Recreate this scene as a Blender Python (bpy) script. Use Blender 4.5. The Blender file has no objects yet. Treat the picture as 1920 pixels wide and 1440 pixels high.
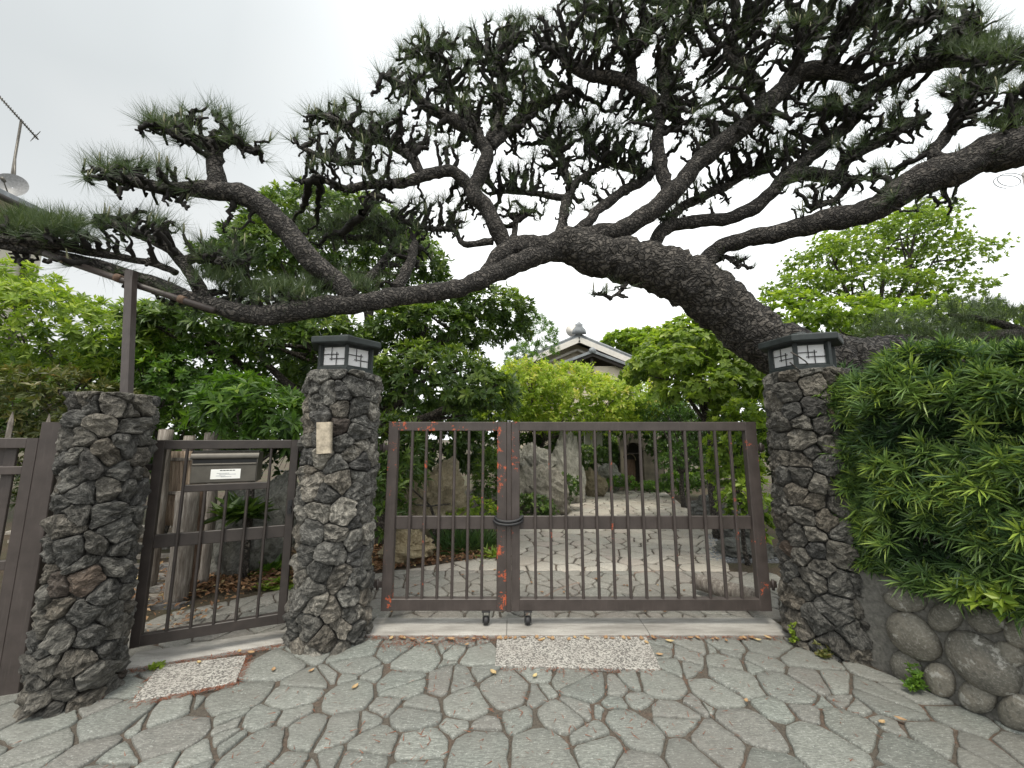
import bpy, math, random
import numpy as np
from mathutils import Vector, noise as mn, kdtree

# ---------------------------------------------------------------- camera
R = math.radians
scene = bpy.context.scene
PITCH, FPX, CAMH = R(8.0), 720.0, 1.5          # focal length in pixels of a 1920 wide picture
cam_data = bpy.data.cameras.new('camera')
cam_data.sensor_width = 36.0
cam_data.lens = FPX / 1920 * 36.0
cam_data.clip_start = 0.05
cam_data.clip_end = 2000
cam = bpy.data.objects.new('camera', cam_data)
scene.collection.objects.link(cam)
cam.location = (0, 0, CAMH)
cam.rotation_euler = (R(90) + PITCH, 0, 0)
scene.camera = cam

# ---------------------------------------------------------------- world: bright overcast sky
SUN_EL, SUN_AZ = R(66), R(195)
world = bpy.data.worlds.new('World')
scene.world = world
world.use_nodes = True
wn, wl = world.node_tree.nodes, world.node_tree.links
wn.clear()
w_out = wn.new('ShaderNodeOutputWorld')
w_bg = wn.new('ShaderNodeBackground')
w_sky = wn.new('ShaderNodeTexSky')
w_sky.sky_type = 'NISHITA'
w_sky.sun_disc = False
w_sky.sun_elevation = SUN_EL
w_sky.sun_rotation = SUN_AZ
w_sky.dust_density = 6.0
w_sky.air_density = 1.0
w_tc = wn.new('ShaderNodeTexCoord')
w_noise = wn.new('ShaderNodeTexNoise')
w_noise.inputs['Scale'].default_value = 1.3
w_noise.inputs['Detail'].default_value = 4
w_noise.inputs['Roughness'].default_value = 0.45
w_ramp = wn.new('ShaderNodeValToRGB')
w_ramp.color_ramp.elements[0].position = 0.36
w_ramp.color_ramp.elements[0].color = (8.2, 8.6, 8.6, 1)
w_ramp.color_ramp.elements[1].position = 0.66
w_ramp.color_ramp.elements[1].color = (11.7, 11.8, 11.6, 1)
w_mix = wn.new('ShaderNodeMixRGB')
w_mix.inputs[0].default_value = 0.86
wl.new(w_tc.outputs['Generated'], w_noise.inputs['Vector'])
wl.new(w_noise.outputs['Fac'], w_ramp.inputs['Fac'])
wl.new(w_sky.outputs['Color'], w_mix.inputs[1])
wl.new(w_ramp.outputs['Color'], w_mix.inputs[2])
# thin cloud glows a little around the hidden sun
w_dot = wn.new('ShaderNodeVectorMath'); w_dot.operation = 'DOT_PRODUCT'
w_nrm = wn.new('ShaderNodeVectorMath'); w_nrm.operation = 'NORMALIZE'
wl.new(w_tc.outputs['Generated'], w_nrm.inputs[0])
wl.new(w_nrm.outputs[0], w_dot.inputs[0])
w_dot.inputs[1].default_value = (math.sin(SUN_AZ) * math.cos(SUN_EL), math.cos(SUN_AZ) * math.cos(SUN_EL), math.sin(SUN_EL))
w_glow = wn.new('ShaderNodeMapRange')
w_glow.interpolation_type = 'SMOOTHSTEP'
w_glow.inputs['From Min'].default_value = .45
w_glow.inputs['From Max'].default_value = 1.0
w_glow.inputs['To Min'].default_value = .95
w_glow.inputs['To Max'].default_value = 1.15
wl.new(w_dot.outputs['Value'], w_glow.inputs['Value'])
w_mul = wn.new('ShaderNodeVectorMath'); w_mul.operation = 'SCALE'
wl.new(w_mix.outputs['Color'], w_mul.inputs[0])
wl.new(w_glow.outputs['Result'], w_mul.inputs['Scale'])
# one heavier grey cloud bank up to the left
w_d2 = wn.new('ShaderNodeVectorMath'); w_d2.operation = 'DOT_PRODUCT'
wl.new(w_nrm.outputs[0], w_d2.inputs[0])
w_d2.inputs[1].default_value = (-.74, .40, .54)
w_n2 = wn.new('ShaderNodeMath'); w_n2.operation = 'MULTIPLY_ADD'
wl.new(w_noise.outputs['Fac'], w_n2.inputs[0]); w_n2.inputs[1].default_value = .30; wl.new(w_d2.outputs['Value'], w_n2.inputs[2])
w_bank = wn.new('ShaderNodeMapRange'); w_bank.interpolation_type = 'SMOOTHSTEP'
w_bank.inputs['From Min'].default_value = .82; w_bank.inputs['From Max'].default_value = 1.14
w_bank.inputs['To Min'].default_value = 1.0; w_bank.inputs['To Max'].default_value = .56
wl.new(w_n2.outputs[0], w_bank.inputs['Value'])
w_mul2 = wn.new('ShaderNodeVectorMath'); w_mul2.operation = 'SCALE'
wl.new(w_mul.outputs[0], w_mul2.inputs[0]); wl.new(w_bank.outputs['Result'], w_mul2.inputs['Scale'])
wl.new(w_mul2.outputs[0], w_bg.inputs['Color'])
w_bg.inputs['Strength'].default_value = 0.10
wl.new(w_bg.outputs['Background'], w_out.inputs['Surface'])

sun_data = bpy.data.lights.new('sun', 'SUN')
sun_data.energy = 1.5
sun_data.angle = R(14)
sun_data.color = (1.0, 0.94, 0.82)
sun = bpy.data.objects.new('sun', sun_data)
scene.collection.objects.link(sun)
sun.location = (0, 0, 20)
_sd = Vector((math.sin(SUN_AZ) * math.cos(SUN_EL), math.cos(SUN_AZ) * math.cos(SUN_EL), math.sin(SUN_EL)))
sun.rotation_euler = _sd.to_track_quat('Z', 'Y').to_euler()

scene.view_settings.view_transform = 'Standard'
scene.view_settings.look = 'None'
scene.view_settings.gamma = 1.0
scene.view_settings.exposure = 0.82
scene.view_settings.use_curve_mapping = False
scene.cycles.use_denoising = True
scene.cycles.max_bounces = 8
scene.cycles.transparent_max_bounces = 8

# ---------------------------------------------------------------- helpers
rng = np.random.default_rng(7)
random.seed(7)
CP, SP = math.cos(PITCH), math.sin(PITCH)

def ray(px, py):
    u, v = (px - 960) / FPX, (py - 720) / FPX
    return np.array([u, CP + v * SP, SP - v * CP])
def P(px, py, Y):                                   # point on the pixel's ray at depth Y
    d = ray(px, py)
    return np.array([0, 0, CAMH]) + d * (Y / d[1])
def G(px, py, z=0.0):                               # point on the pixel's ray at height z
    d = ray(px, py)
    return np.array([0, 0, CAMH]) + d * ((z - CAMH) / d[2])
def plane_hit(px, py, p0, n):
    d = ray(px, py); o = np.array([0, 0, CAMH])
    return o + d * (np.dot(p0 - o, n) / np.dot(d, n))
def nrm(v):
    v = np.asarray(v, float)
    return v / (np.linalg.norm(v, axis=-1, keepdims=True) + 1e-12)

COL = scene.collection
ORG = {}
def tag(o, label=None, cat=None, group=None, kind=None):
    if label: o['label'] = label
    if cat: o['category'] = cat
    if group: o['group'] = group
    if kind: o['kind'] = kind
    return o
def empty(name, loc, label=None, cat=None, group=None, kind=None):
    o = bpy.data.objects.new(name, None)
    o.empty_display_size = 0.1
    COL.objects.link(o)
    o.location = tuple(float(c) for c in loc)
    ORG[o.name] = np.array(loc, float)
    return tag(o, label, cat, group, kind)
def mk(name, V, F, mat, parent=None, smooth=True, tone=None, origin=None):
    V = np.asarray(V, np.float32).reshape(-1, 3)
    me = bpy.data.meshes.new(name)
    if parent is not None: off = ORG[parent.name]
    elif origin is not None: off = np.array(origin, float)
    else: off = np.zeros(3)
    V = V - off.astype(np.float32)
    me.vertices.add(len(V))
    me.vertices.foreach_set('co', V.ravel())
    if isinstance(F, np.ndarray):
        k = F.shape[1]; flat = F.astype(np.int32).ravel()
        starts = np.arange(0, len(flat), k, dtype=np.int32)
    else:
        flat = np.array([i for f in F for i in f], np.int32)
        lens = np.array([len(f) for f in F], np.int32)
        starts = np.concatenate([[0], np.cumsum(lens)[:-1]]).astype(np.int32)
    me.loops.add(len(flat))
    me.loops.foreach_set('vertex_index', flat)
    me.polygons.add(len(starts))
    me.polygons.foreach_set('loop_start', starts)
    if tone is not None:
        at = me.attributes.new('tone', 'FLOAT', 'POINT')
        at.data.foreach_set('value', np.asarray(tone, np.float32))
    me.update(calc_edges=True)
    me.polygons.foreach_set('use_smooth', np.full(len(starts), smooth))
    me.materials.append(mat)
    o = bpy.data.objects.new(name, me)
    COL.objects.link(o)
    if parent is not None:
        o.parent = parent
        ORG[o.name] = ORG[parent.name]
    else:
        o.location = tuple(float(c) for c in off)
        ORG[o.name] = off
    return o

class MB:                                           # collects shapes into one mesh
    def __init__(s): s.v, s.f, s.n, s.t = [], [], 0, []
    def add(s, V, F, tone=None):
        V = np.asarray(V, float).reshape(-1, 3)
        s.v.append(V)
        s.f += [tuple(int(i) + s.n for i in f) for f in F]
        s.n += len(V)
        if tone is not None: s.t.append(np.full(len(V), tone) if np.isscalar(tone) else tone)
        return s
    def build(s, name, mat, parent=None, smooth=False, origin=None):
        return mk(name, np.vstack(s.v), s.f, mat, parent, smooth, np.concatenate(s.t) if s.t else None, origin)

def beam(p0, p1, w, d, side=None, ch=0.004):        # chamfered bar from p0 to p1: w across 'side', d across the third axis
    p0, p1 = np.asarray(p0, float), np.asarray(p1, float)
    ax = nrm(p1 - p0)
    if side is None: side = np.array([1, 0, 0]) if abs(ax[0]) < .8 else np.array([0, 0, 1])
    s = nrm(np.asarray(side, float) - np.dot(side, ax) * ax)
    t = np.cross(ax, s)
    a, b = w / 2, d / 2
    c = min(ch, a * .6, b * .6)
    sec = [(-a + c, -b), (a - c, -b), (a, -b + c), (a, b - c), (a - c, b), (-a + c, b), (-a, b - c), (-a, -b + c)]
    V = [p0 + x * s + y * t for x, y in sec] + [p1 + x * s + y * t for x, y in sec]
    F = [(i, (i + 1) % 8, 8 + (i + 1) % 8, 8 + i) for i in range(8)] + [tuple(range(7, -1, -1)), tuple(range(8, 16))]
    return np.array(V), F
def prism(poly, z0, z1):
    n = len(poly)
    V = [(x, y, z0) for x, y in poly] + [(x, y, z1) for x, y in poly]
    F = [(i, (i + 1) % n, n + (i + 1) % n, n + i) for i in range(n)] + [tuple(range(n - 1, -1, -1)), tuple(range(n, 2 * n))]
    return np.array(V, float), F
def frames(pts):
    pts = np.asarray(pts, float)
    T = nrm(np.gradient(pts, axis=0))
    N = np.zeros_like(T)
    r = np.array([0, 0, 1.0]) if abs(T[0][2]) < .8 else np.array([1.0, 0, 0])
    N[0] = nrm(np.cross(T[0], r))
    for i in range(1, len(T)):
        n = N[i - 1] - np.dot(N[i - 1], T[i]) * T[i]
        N[i] = nrm(n)
    return T, N, np.cross(T, N)
def tube(pts, rad, sides=8, bump=0.0, fr=8.0, cap=True):
    pts = np.asarray(pts, float)
    rad = np.broadcast_to(np.asarray(rad, float), (len(pts),))
    T, N, B = frames(pts)
    a = np.arange(sides) * 2 * np.pi / sides
    D = np.cos(a)[None, :, None] * N[:, None, :] + np.sin(a)[None, :, None] * B[:, None, :]
    rr = np.repeat(rad[:, None], sides, 1)
    if bump:
        for i in range(len(pts)):
            for j in range(sides):
                q = pts[i] + D[i, j] * rad[i]
                rr[i, j] *= 1 + bump * mn.noise(Vector(q * fr)) + .55 * bump * mn.noise(Vector(q * fr * 2.7)) + .35 * bump * mn.noise(Vector(q * fr * 6.1))
    V = (pts[:, None, :] + D * rr[:, :, None]).reshape(-1, 3)
    F = []
    for i in range(len(pts) - 1):
        for j in range(sides):
            k = (j + 1) % sides
            F.append((i * sides + j, i * sides + k, (i + 1) * sides + k, (i + 1) * sides + j))
    if cap:
        F.append(tuple(range(sides - 1, -1, -1)))
        m = (len(pts) - 1) * sides
        F.append(tuple(range(m, m + sides)))
    return V, F
def spline(pts, step):                              # Catmull-Rom through rows of any width (xyz first), resampled every step
    pts = np.asarray(pts, float)
    p = np.vstack([2 * pts[0] - pts[1], pts, 2 * pts[-1] - pts[-2]])
    out = []
    for i in range(1, len(p) - 2):
        n = max(2, int(np.linalg.norm(p[i + 1][:3] - p[i][:3]) / step))
        for k in range(n):
            t = k / n
            out.append(.5 * (2 * p[i] + (p[i + 1] - p[i - 1]) * t + (2 * p[i - 1] - 5 * p[i] + 4 * p[i + 1] - p[i + 2]) * t * t
                             + (3 * p[i] - p[i - 1] - 3 * p[i + 1] + p[i + 2]) * t ** 3))
    out.append(pts[-1])
    return np.array(out)
def lathe(prof, c, sides=24, sx=1, sy=1):
    V, F = [], []
    for r, z in prof:
        for j in range(sides):
            a = 2 * math.pi * j / sides
            V.append((c[0] + r * sx * math.cos(a), c[1] + r * sy * math.sin(a), c[2] + z))
    for i in range(len(prof) - 1):
        for j in range(sides):
            k = (j + 1) % sides
            F.append((i * sides + j, i * sides + k, (i + 1) * sides + k, (i + 1) * sides + j))
    F.append(tuple(range(sides - 1, -1, -1)))
    F.append(tuple(range((len(prof) - 1) * sides, len(prof) * sides)))
    return np.array(V), F

# Voronoi / power cells ------------------------------------------------
def clip_half(poly, a, n, d):                       # keep points with (p-a).n <= d
    out = []
    m = len(poly)
    for i in range(m):
        p, q = poly[i], poly[(i + 1) % m]
        dp, dq = np.dot(p - a, n) - d, np.dot(q - a, n) - d
        if dp <= 0: out.append(p)
        if (dp < 0 < dq) or (dq < 0 < dp):
            out.append(p + (q - p) * (dp / (dp - dq)))
    return out
def cells(sites, rad, bound, gap, k=26, subject=None):
    S = np.asarray(sites, float)
    res = []
    for i in range(len(S)):
        d = np.linalg.norm(S - S[i], axis=1)
        idx = np.argsort(d)[1:k + 1]
        L = 1.6
        poly = [S[i] + np.array(c) * L for c in ((-1, -1), (1, -1), (1, 1), (-1, 1))] if subject is None else [np.array(q, float) for q in subject]
        for j in idx:
            dj = d[j]
            if dj < 1e-6: continue
            n = (S[j] - S[i]) / dj
            off = (dj * dj + rad[i] ** 2 - rad[j] ** 2) / (2 * dj)
            poly = clip_half(poly, S[i], n, off - gap / 2)
            if len(poly) < 3: break
        if bound is not None and len(poly) >= 3:
            m = len(bound)
            for e in range(m):
                p, q = np.array(bound[e]), np.array(bound[(e + 1) % m])
                t = (q - p) / np.linalg.norm(q - p)
                poly = clip_half(poly, p, np.array([t[1], -t[0]]), -gap * .3)
                if len(poly) < 3: break
        res.append(np.array(poly) if len(poly) >= 3 else None)
    return res
def shatter(poly, g, p, gap):                       # break some cells in two along a straight crack
    if area(poly) < .012 or g.random() > p: return [poly]
    c = poly.mean(0) + g.normal(0, .02, 2)
    d = poly - poly.mean(0); ev = np.linalg.eigh(d.T @ d)[1]
    a = math.atan2(ev[1, 1], ev[0, 1]) + g.normal(0, .5)
    n = np.array([math.cos(a), math.sin(a)]); o = g.uniform(-.25, .25) * math.sqrt(area(poly))
    r = [clip_half(list(poly), c, n, o - gap / 2), clip_half(list(poly), c, -n, -o - gap / 2)]
    return [np.array(q) for q in r if len(q) >= 3 and area(np.array(q)) > .002]
def area(poly):
    x, y = poly[:, 0], poly[:, 1]
    return .5 * abs(np.dot(x, np.roll(y, -1)) - np.dot(y, np.roll(x, -1)))
def chaikin(p, c=.2):
    q = np.roll(p, -1, 0)
    out = np.empty((len(p) * 2, 2))
    out[0::2] = p * (1 - c) + q * c
    out[1::2] = p * c + q * (1 - c)
    return out
def resample(p, n):
    q = np.vstack([p, p[:1]])
    s = np.concatenate([[0], np.cumsum(np.linalg.norm(np.diff(q, axis=0), axis=1))])
    t = np.linspace(0, s[-1], n, endpoint=False)
    return np.stack([np.interp(t, s, q[:, 0]), np.interp(t, s, q[:, 1])], 1)
def poisson(x0, x1, y0, y1, r, tries=9000, keep=None, start=None, seed=1):
    g = np.random.default_rng(seed)
    pts = [np.array(p) for p in (start if start is not None else [])]
    n0 = len(pts)
    for _ in range(tries):
        q = np.array([g.uniform(x0, x1), g.uniform(y0, y1)])
        if keep is not None and not keep(q): continue
        if pts and np.min(np.sum((np.array(pts) - q) ** 2, 1)) < (r * g.uniform(.75, 1.35)) ** 2: continue
        pts.append(q)
    return np.array(pts[n0:])
def inside(poly):
    poly = [tuple(p[:2]) for p in poly]
    def f(q):
        c = False
        for i in range(len(poly)):
            (x0, y0), (x1, y1) = poly[i], poly[i - 1]
            if (y0 > q[1]) != (y1 > q[1]) and q[0] < (x1 - x0) * (q[1] - y0) / (y1 - y0) + x0: c = not c
        return c
    return f

# ---------------------------------------------------------------- materials
def new_mat(name):
    m = bpy.data.materials.new(name)
    m.use_nodes = True
    nt = m.node_tree
    b = nt.nodes['Principled BSDF']
    return m, nt, b
class NT:                                           # tiny node-writing helper
    def __init__(s, nt): s.nt = nt
    def n(s, t, **kw):
        nd = s.nt.nodes.new(t)
        for k, v in kw.items():
            if k in ('i',):
                for a, b in v.items(): nd.inputs[a].default_value = b
            else: setattr(nd, k, v)
        return nd
    def l(s, a, b): s.nt.links.new(a, b)
    def noise(s, vec, scale, detail=4, rough=.55, dist=0.0):
        nd = s.n('ShaderNodeTexNoise', i={'Scale': scale, 'Detail': detail, 'Roughness': rough, 'Distortion': dist})
        s.l(vec, nd.inputs['Vector']); return nd.outputs['Fac']
    def ramp(s, fac, stops):
        nd = s.n('ShaderNodeValToRGB')
        cr = nd.color_ramp
        while len(cr.elements) < len(stops): cr.elements.new(.5)
        for e, (p, c) in zip(cr.elements, stops):
            e.position = p; e.color = tuple(c) + (1,) if len(c) == 3 else c
        s.l(fac, nd.inputs['Fac']); return nd.outputs['Color']
    def mix(s, fac, a, b, mode='MIX'):
        nd = s.n('ShaderNodeMixRGB', blend_type=mode)
        for k, v in ((0, fac), (1, a), (2, b)):
            if isinstance(v, (int, float)): nd.inputs[k].default_value = v
            elif isinstance(v, tuple): nd.inputs[k].default_value = v + (1,)
            else: s.l(v, nd.inputs[k])
        return nd.outputs['Color']
    def math(s, op, a, b=None):
        nd = s.n('ShaderNodeMath', operation=op)
        for k, v in ((0, a), (1, b)):
            if v is None: continue
            if isinstance(v, (int, float)): nd.inputs[k].default_value = v
            else: s.l(v, nd.inputs[k])
        return nd.outputs[0]
    def obj(s): return s.n('ShaderNodeTexCoord').outputs['Object']
    def rnd(s): return s.n('ShaderNodeObjectInfo').outputs['Random']
    def mapping(s, vec, scale=(1, 1, 1), rot=None):
        nd = s.n('ShaderNodeMapping'); nd.inputs['Scale'].default_value = scale
        s.l(vec, nd.inputs['Vector'])
        if rot is not None:
            cx = s.n('ShaderNodeCombineXYZ'); s.l(rot, cx.inputs['Z']); s.l(cx.outputs[0], nd.inputs['Rotation'])
        return nd.outputs[0]
    def bump(s, bsdf, h, strength, dist):
        nd = s.n('ShaderNodeBump', i={'Strength': strength, 'Distance': dist})
        s.l(h, nd.inputs['Height']); s.l(nd.outputs[0], bsdf.inputs['Normal'])

def flag_material(name, c0, c1, c2, warm):
    m, nt, b = new_mat(name); t = NT(nt)
    o, r = t.obj(), t.rnd()
    mp = t.mapping(o, (1, 4.5, 1), t.math('MULTIPLY', r, 6.3))
    fine = t.noise(mp, 34, 6, .75)
    spk = t.noise(mp, 62, 4, .75)
    big = t.noise(o, 1.6, 4, .6)
    c = t.ramp(fine, [(.30, c0), (.52, c1), (.72, c2)])
    tint = t.ramp(r, [(0, (.68, .70, .68)), (.2, (1.05, 1.09, 1.05)), (.38, (.80, .80, .78)), (.58, (1.2, 1.22, 1.18)), (.74, (.88, .82, .80)), (.88, (1.08, 1.1, 1.06)), (1, (.75, .74, .70))])
    c = t.mix(.85, c, tint, 'MULTIPLY')
    c = t.mix(t.ramp(spk, [(.52, (0, 0, 0)), (.66, (.85, .85, .85))]), c, (.085, .095, .09))
    c = t.mix(t.ramp(t.noise(o, 95, 2, .6), [(.60, (0, 0, 0)), (.72, (.6, .6, .6))]), c, (.52, .54, .51))
    c = t.mix(t.ramp(big, [(.38, (0, 0, 0)), (.66, (.5, .5, .5))]), c, warm)
    nt.links.new(c, b.inputs['Base Color'])
    b.inputs['Roughness'].default_value = .78
    h = t.math('ADD', t.math('MULTIPLY', fine, .7), t.math('MULTIPLY', spk, .3))
    t.bump(b, h, .55, .012)
    return m

def simple(name, col, rough=.6, metal=0.0, nscale=30, var=.25, bump=.15, bdist=.004):
    m, nt, b = new_mat(name); t = NT(nt)
    o = t.obj(); f = t.noise(o, nscale, 5, .6)
    lo = tuple(x * (1 - var) for x in col); hi = tuple(min(1, x * (1 + var)) for x in col)
    nt.links.new(t.ramp(f, [(.3, lo), (.7, hi)]), b.inputs['Base Color'])
    b.inputs['Roughness'].default_value = rough
    b.inputs['Metallic'].default_value = metal
    if bump: t.bump(b, f, bump, bdist)
    return m

def paint_material(name, patch):                    # brown gate paint, worn to orange primer where 'patch' is high
    m, nt, b = new_mat(name); t = NT(nt)
    o = t.obj()
    f = t.noise(o, 9, 5, .6); st = t.noise(t.mapping(o, (30, 30, 2)), 3, 4, .6)
    c = t.ramp(f, [(.25, (.037, .029, .026)), (.75, (.070, .056, .051))])
    c = t.mix(t.ramp(st, [(.55, (0, 0, 0)), (.8, (.45, .45, .45))]), c, (.105, .088, .080))
    a = t.noise(o, 48, 5, .66); big = t.noise(o, 6.5, 2, .5)
    mask = t.math('ADD', t.math('MULTIPLY', a, .55), t.math('MULTIPLY', big, .6))
    lo = .735 - patch if patch else .84
    rust = t.ramp(t.noise(o, 60, 3), [(.3, (.30, .055, .022)), (.7, (.52, .115, .045))])
    c = t.mix(t.ramp(mask, [(lo, (0, 0, 0)), (lo + .03, (.9, .9, .9))]), c, rust)
    nt.links.new(c, b.inputs['Base Color'])
    b.inputs['Roughness'].default_value = .48
    t.bump(b, t.math('ADD', f, mask), .12, .003)
    return m

def crag_material(name, dark, mid, light, lightamt=.0, moss=0.0):
    m, nt, b = new_mat(name); t = NT(nt)
    o, r = t.obj(), t.rnd()
    rot = t.n('ShaderNodeVectorRotate', rotation_type='EULER_XYZ')
    t.l(o, rot.inputs['Vector'])
    cx = t.n('ShaderNodeCombineXYZ')
    t.l(t.math('MULTIPLY', r, 9.1), cx.inputs['X']); t.l(t.math('MULTIPLY', r, 23.7), cx.inputs['Y']); t.l(t.math('MULTIPLY', r, 5.3), cx.inputs['Z'])
    t.l(cx.outputs[0], rot.inputs['Rotation'])
    mp = t.mapping(rot.outputs[0], (1, 1, 2.4))
    lay = t.noise(mp, 17, 8, .78, .5)
    fine = t.noise(o, 70, 5, .7)
    vo = t.n('ShaderNodeTexVoronoi', feature='DISTANCE_TO_EDGE', i={'Scale': 26.0})
    t.l(mp, vo.inputs['Vector'])
    c = t.ramp(lay, [(.26, dark), (.47, mid), (.70, light)])
    tint = t.ramp(r, [(0, (.5, .5, .51)), (.25, (.95, .94, .9)), (.45, (.65, .65, .64)), (.7, (1.2, 1.17, 1.1)), (.85, (.95, .86, .75)), (1, (1.55, 1.5, 1.4))])
    c = t.mix(1.0, c, tint, 'MULTIPLY')
    wear = t.math('MULTIPLY', fine, lay)
    c = t.mix(t.ramp(wear, [(.29, (0, 0, 0)), (.46, (.45 + lightamt,) * 3)]), c, (.42, .41, .385))
    if moss:
        c = t.mix(t.ramp(t.noise(o, 4.5, 4), [(.5, (0, 0, 0)), (.7, (moss,) * 3)]), c, (.10, .10, .05))
    nt.links.new(c, b.inputs['Base Color'])
    b.inputs['Roughness'].default_value = .85
    h = t.math('ADD', t.math('MULTIPLY', lay, 1.0), t.math('MULTIPLY', fine, .28))
    h = t.math('ADD', h, t.math('MULTIPLY', t.math('MINIMUM', vo.outputs['Distance'], .12), 1.6))
    t.bump(b, h, 1.0, .035)
    return m

def leaf_material(name, dark, mid, light, trans=.35, rough=.42, hi=None):
    m, nt, b = new_mat(name); t = NT(nt)
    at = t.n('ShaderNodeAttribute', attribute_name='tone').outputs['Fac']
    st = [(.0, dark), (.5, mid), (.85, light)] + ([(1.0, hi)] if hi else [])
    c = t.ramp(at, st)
    nt.links.new(c, b.inputs['Base Color'])
    b.inputs['Roughness'].default_value = rough
    b.inputs['Specular IOR Level'].default_value = .45
    tr = t.n('ShaderNodeBsdfTranslucent')
    c2 = t.mix(1.0, c, (1.25, 1.35, .55), 'MULTIPLY')
    t.l(c2, tr.inputs['Color'])
    ms = t.n('ShaderNodeMixShader', i={0: trans})
    t.l(b.outputs[0], ms.inputs[1]); t.l(tr.outputs[0], ms.inputs[2])
    t.l(ms.outputs[0], nt.nodes['Material Output'].inputs['Surface'])
    return m

def paper_material():
    m, nt, b = new_mat('white_lantern_paper'); t = NT(nt)
    c = t.ramp(t.noise(t.obj(), 9, 4), [(.3, (.84, .84, .85)), (.7, (.92, .92, .92))])
    nt.links.new(c, b.inputs['Base Color']); b.inputs['Roughness'].default_value = .5
    tr = t.n('ShaderNodeBsdfTranslucent'); t.l(c, tr.inputs['Color'])
    ms = t.n('ShaderNodeMixShader', i={0: .4})
    t.l(b.outputs[0], ms.inputs[1]); t.l(tr.outputs[0], ms.inputs[2])
    t.l(ms.outputs[0], nt.nodes['Material Output'].inputs['Surface'])
    return m
def bark_material(name, dark, mid, light, scale=1.0):
    m, nt, b = new_mat(name); t = NT(nt)
    o = t.obj()
    dn = t.n('ShaderNodeTexNoise', i={'Scale': 9 * scale, 'Detail': 3.0})
    t.l(o, dn.inputs['Vector'])
    mv = t.mix(.16, o, dn.outputs['Color'])
    vo = t.n('ShaderNodeTexVoronoi', feature='DISTANCE_TO_EDGE', i={'Scale': 17.0 * scale})
    t.l(t.mapping(mv, (.8, 1.5, 1.5)), vo.inputs['Vector'])
    v2 = t.n('ShaderNodeTexVoronoi', i={'Scale': 17.0 * scale})
    t.l(t.mapping(mv, (.8, 1.5, 1.5)), v2.inputs['Vector'])
    f = t.noise(o, 60 * scale, 5, .7)
    edge = t.ramp(vo.outputs['Distance'], [(.0, (0, 0, 0)), (.22, (1, 1, 1))])
    c = t.ramp(f, [(.3, mid), (.7, light)])
    c = t.mix(.5, c, t.mix(1.0, c, t.ramp(v2.outputs['Color'], [(.2, (.35, .35, .35)), (.8, (1.5, 1.5, 1.5))]), 'MULTIPLY'))
    c = t.mix(edge, dark, c)
    lich = t.noise(o, 7 * scale, 4, .7)
    c = t.mix(t.ramp(lich, [(.60, (0, 0, 0)), (.74, (.45, .45, .45))]), c, (.20, .19, .17))
    nt.links.new(c, b.inputs['Base Color'])
    b.inputs['Roughness'].default_value = .9
    h = t.math('ADD', t.math('MULTIPLY', t.math('MINIMUM', vo.outputs['Distance'], .25), 3.2), t.math('MULTIPLY', f, .35))
    t.bump(b, h, 1.0, .03)
    return m

M = {}
M['flag'] = flag_material('flagstone_grey', (.095, .099, .092), (.215, .226, .211), (.40, .412, .385), (.17, .16, .145))
M['flag_brown'] = flag_material('flagstone_brown_grey', (.115, .108, .098), (.245, .232, .212), (.40, .38, .35), (.21, .19, .165))
M['flag_warm'] = flag_material('flagstone_pale', (.24, .215, .19), (.42, .385, .345), (.58, .54, .49), (.36, .31, .26))
M['crag_a'] = crag_material('rough_dark_stone', (.020, .020, .019), (.098, .096, .090), (.33, .325, .305))
M['crag_b'] = crag_material('rough_grey_stone', (.026, .026, .025), (.165, .161, .150), (.50, .49, .46), .25)
M['crag_c'] = crag_material('rough_brown_grey_stone', (.022, .020, .018), (.108, .102, .091), (.31, .297, .268))
M['crag_red'] = crag_material('rough_brown_stone', (.035, .027, .022), (.115, .090, .075), (.20, .165, .14))
M['paint'] = paint_material('brown_gate_paint', .0)
M['paint_worn'] = paint_material('brown_gate_paint_worn', .09)
M['paint_some'] = paint_material('brown_gate_paint_chipped', .045)
M['paint_dark'] = simple('dark_brown_paint', (.034, .027, .024), .5, 0, 14, .25, .1, .003)
M['mortar'] = simple('dark_mortar', (.085, .082, .076), .95, 0, 40, .4, .6, .01)
def speckle_material():
    m, nt, b = new_mat('speckled_granite'); t = NT(nt)
    o = t.obj()
    v = t.n('ShaderNodeTexVoronoi', i={'Scale': 115.0}); t.l(o, v.inputs['Vector'])
    sep = t.n('ShaderNodeSeparateColor'); t.l(v.outputs['Color'], sep.inputs[0])
    f = t.noise(o, 5, 4)
    c = t.ramp(sep.outputs[0], [(.0, (.10, .095, .088)), (.34, (.15, .143, .133)), (.46, (.30, .29, .265)), (.9, (.46, .445, .41))])
    c = t.mix(t.ramp(f, [(.4, (0, 0, 0)), (.7, (.4, .4, .4))]), c, (.30, .275, .25))
    nt.links.new(c, b.inputs['Base Color'])
    b.inputs['Roughness'].default_value = .8
    t.bump(b, v.outputs['Distance'], .5, .006)
    return m
def concrete_material():
    m, nt, b = new_mat('weathered_concrete'); t = NT(nt)
    o = t.obj()
    a, f = t.noise(t.mapping(o, (1, 6, 6)), 2.2, 6, .65), t.noise(o, 120, 3, .6)
    c = t.ramp(a, [(.3, (.19, .178, .16)), (.5, (.31, .296, .272)), (.7, (.43, .415, .385))])
    c = t.mix(t.ramp(f, [(.5, (0, 0, 0)), (.7, (.5, .5, .5))]), c, (.22, .21, .195))
    nt.links.new(c, b.inputs['Base Color']); b.inputs['Roughness'].default_value = .9
    t.bump(b, f, .4, .005)
    return m
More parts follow.
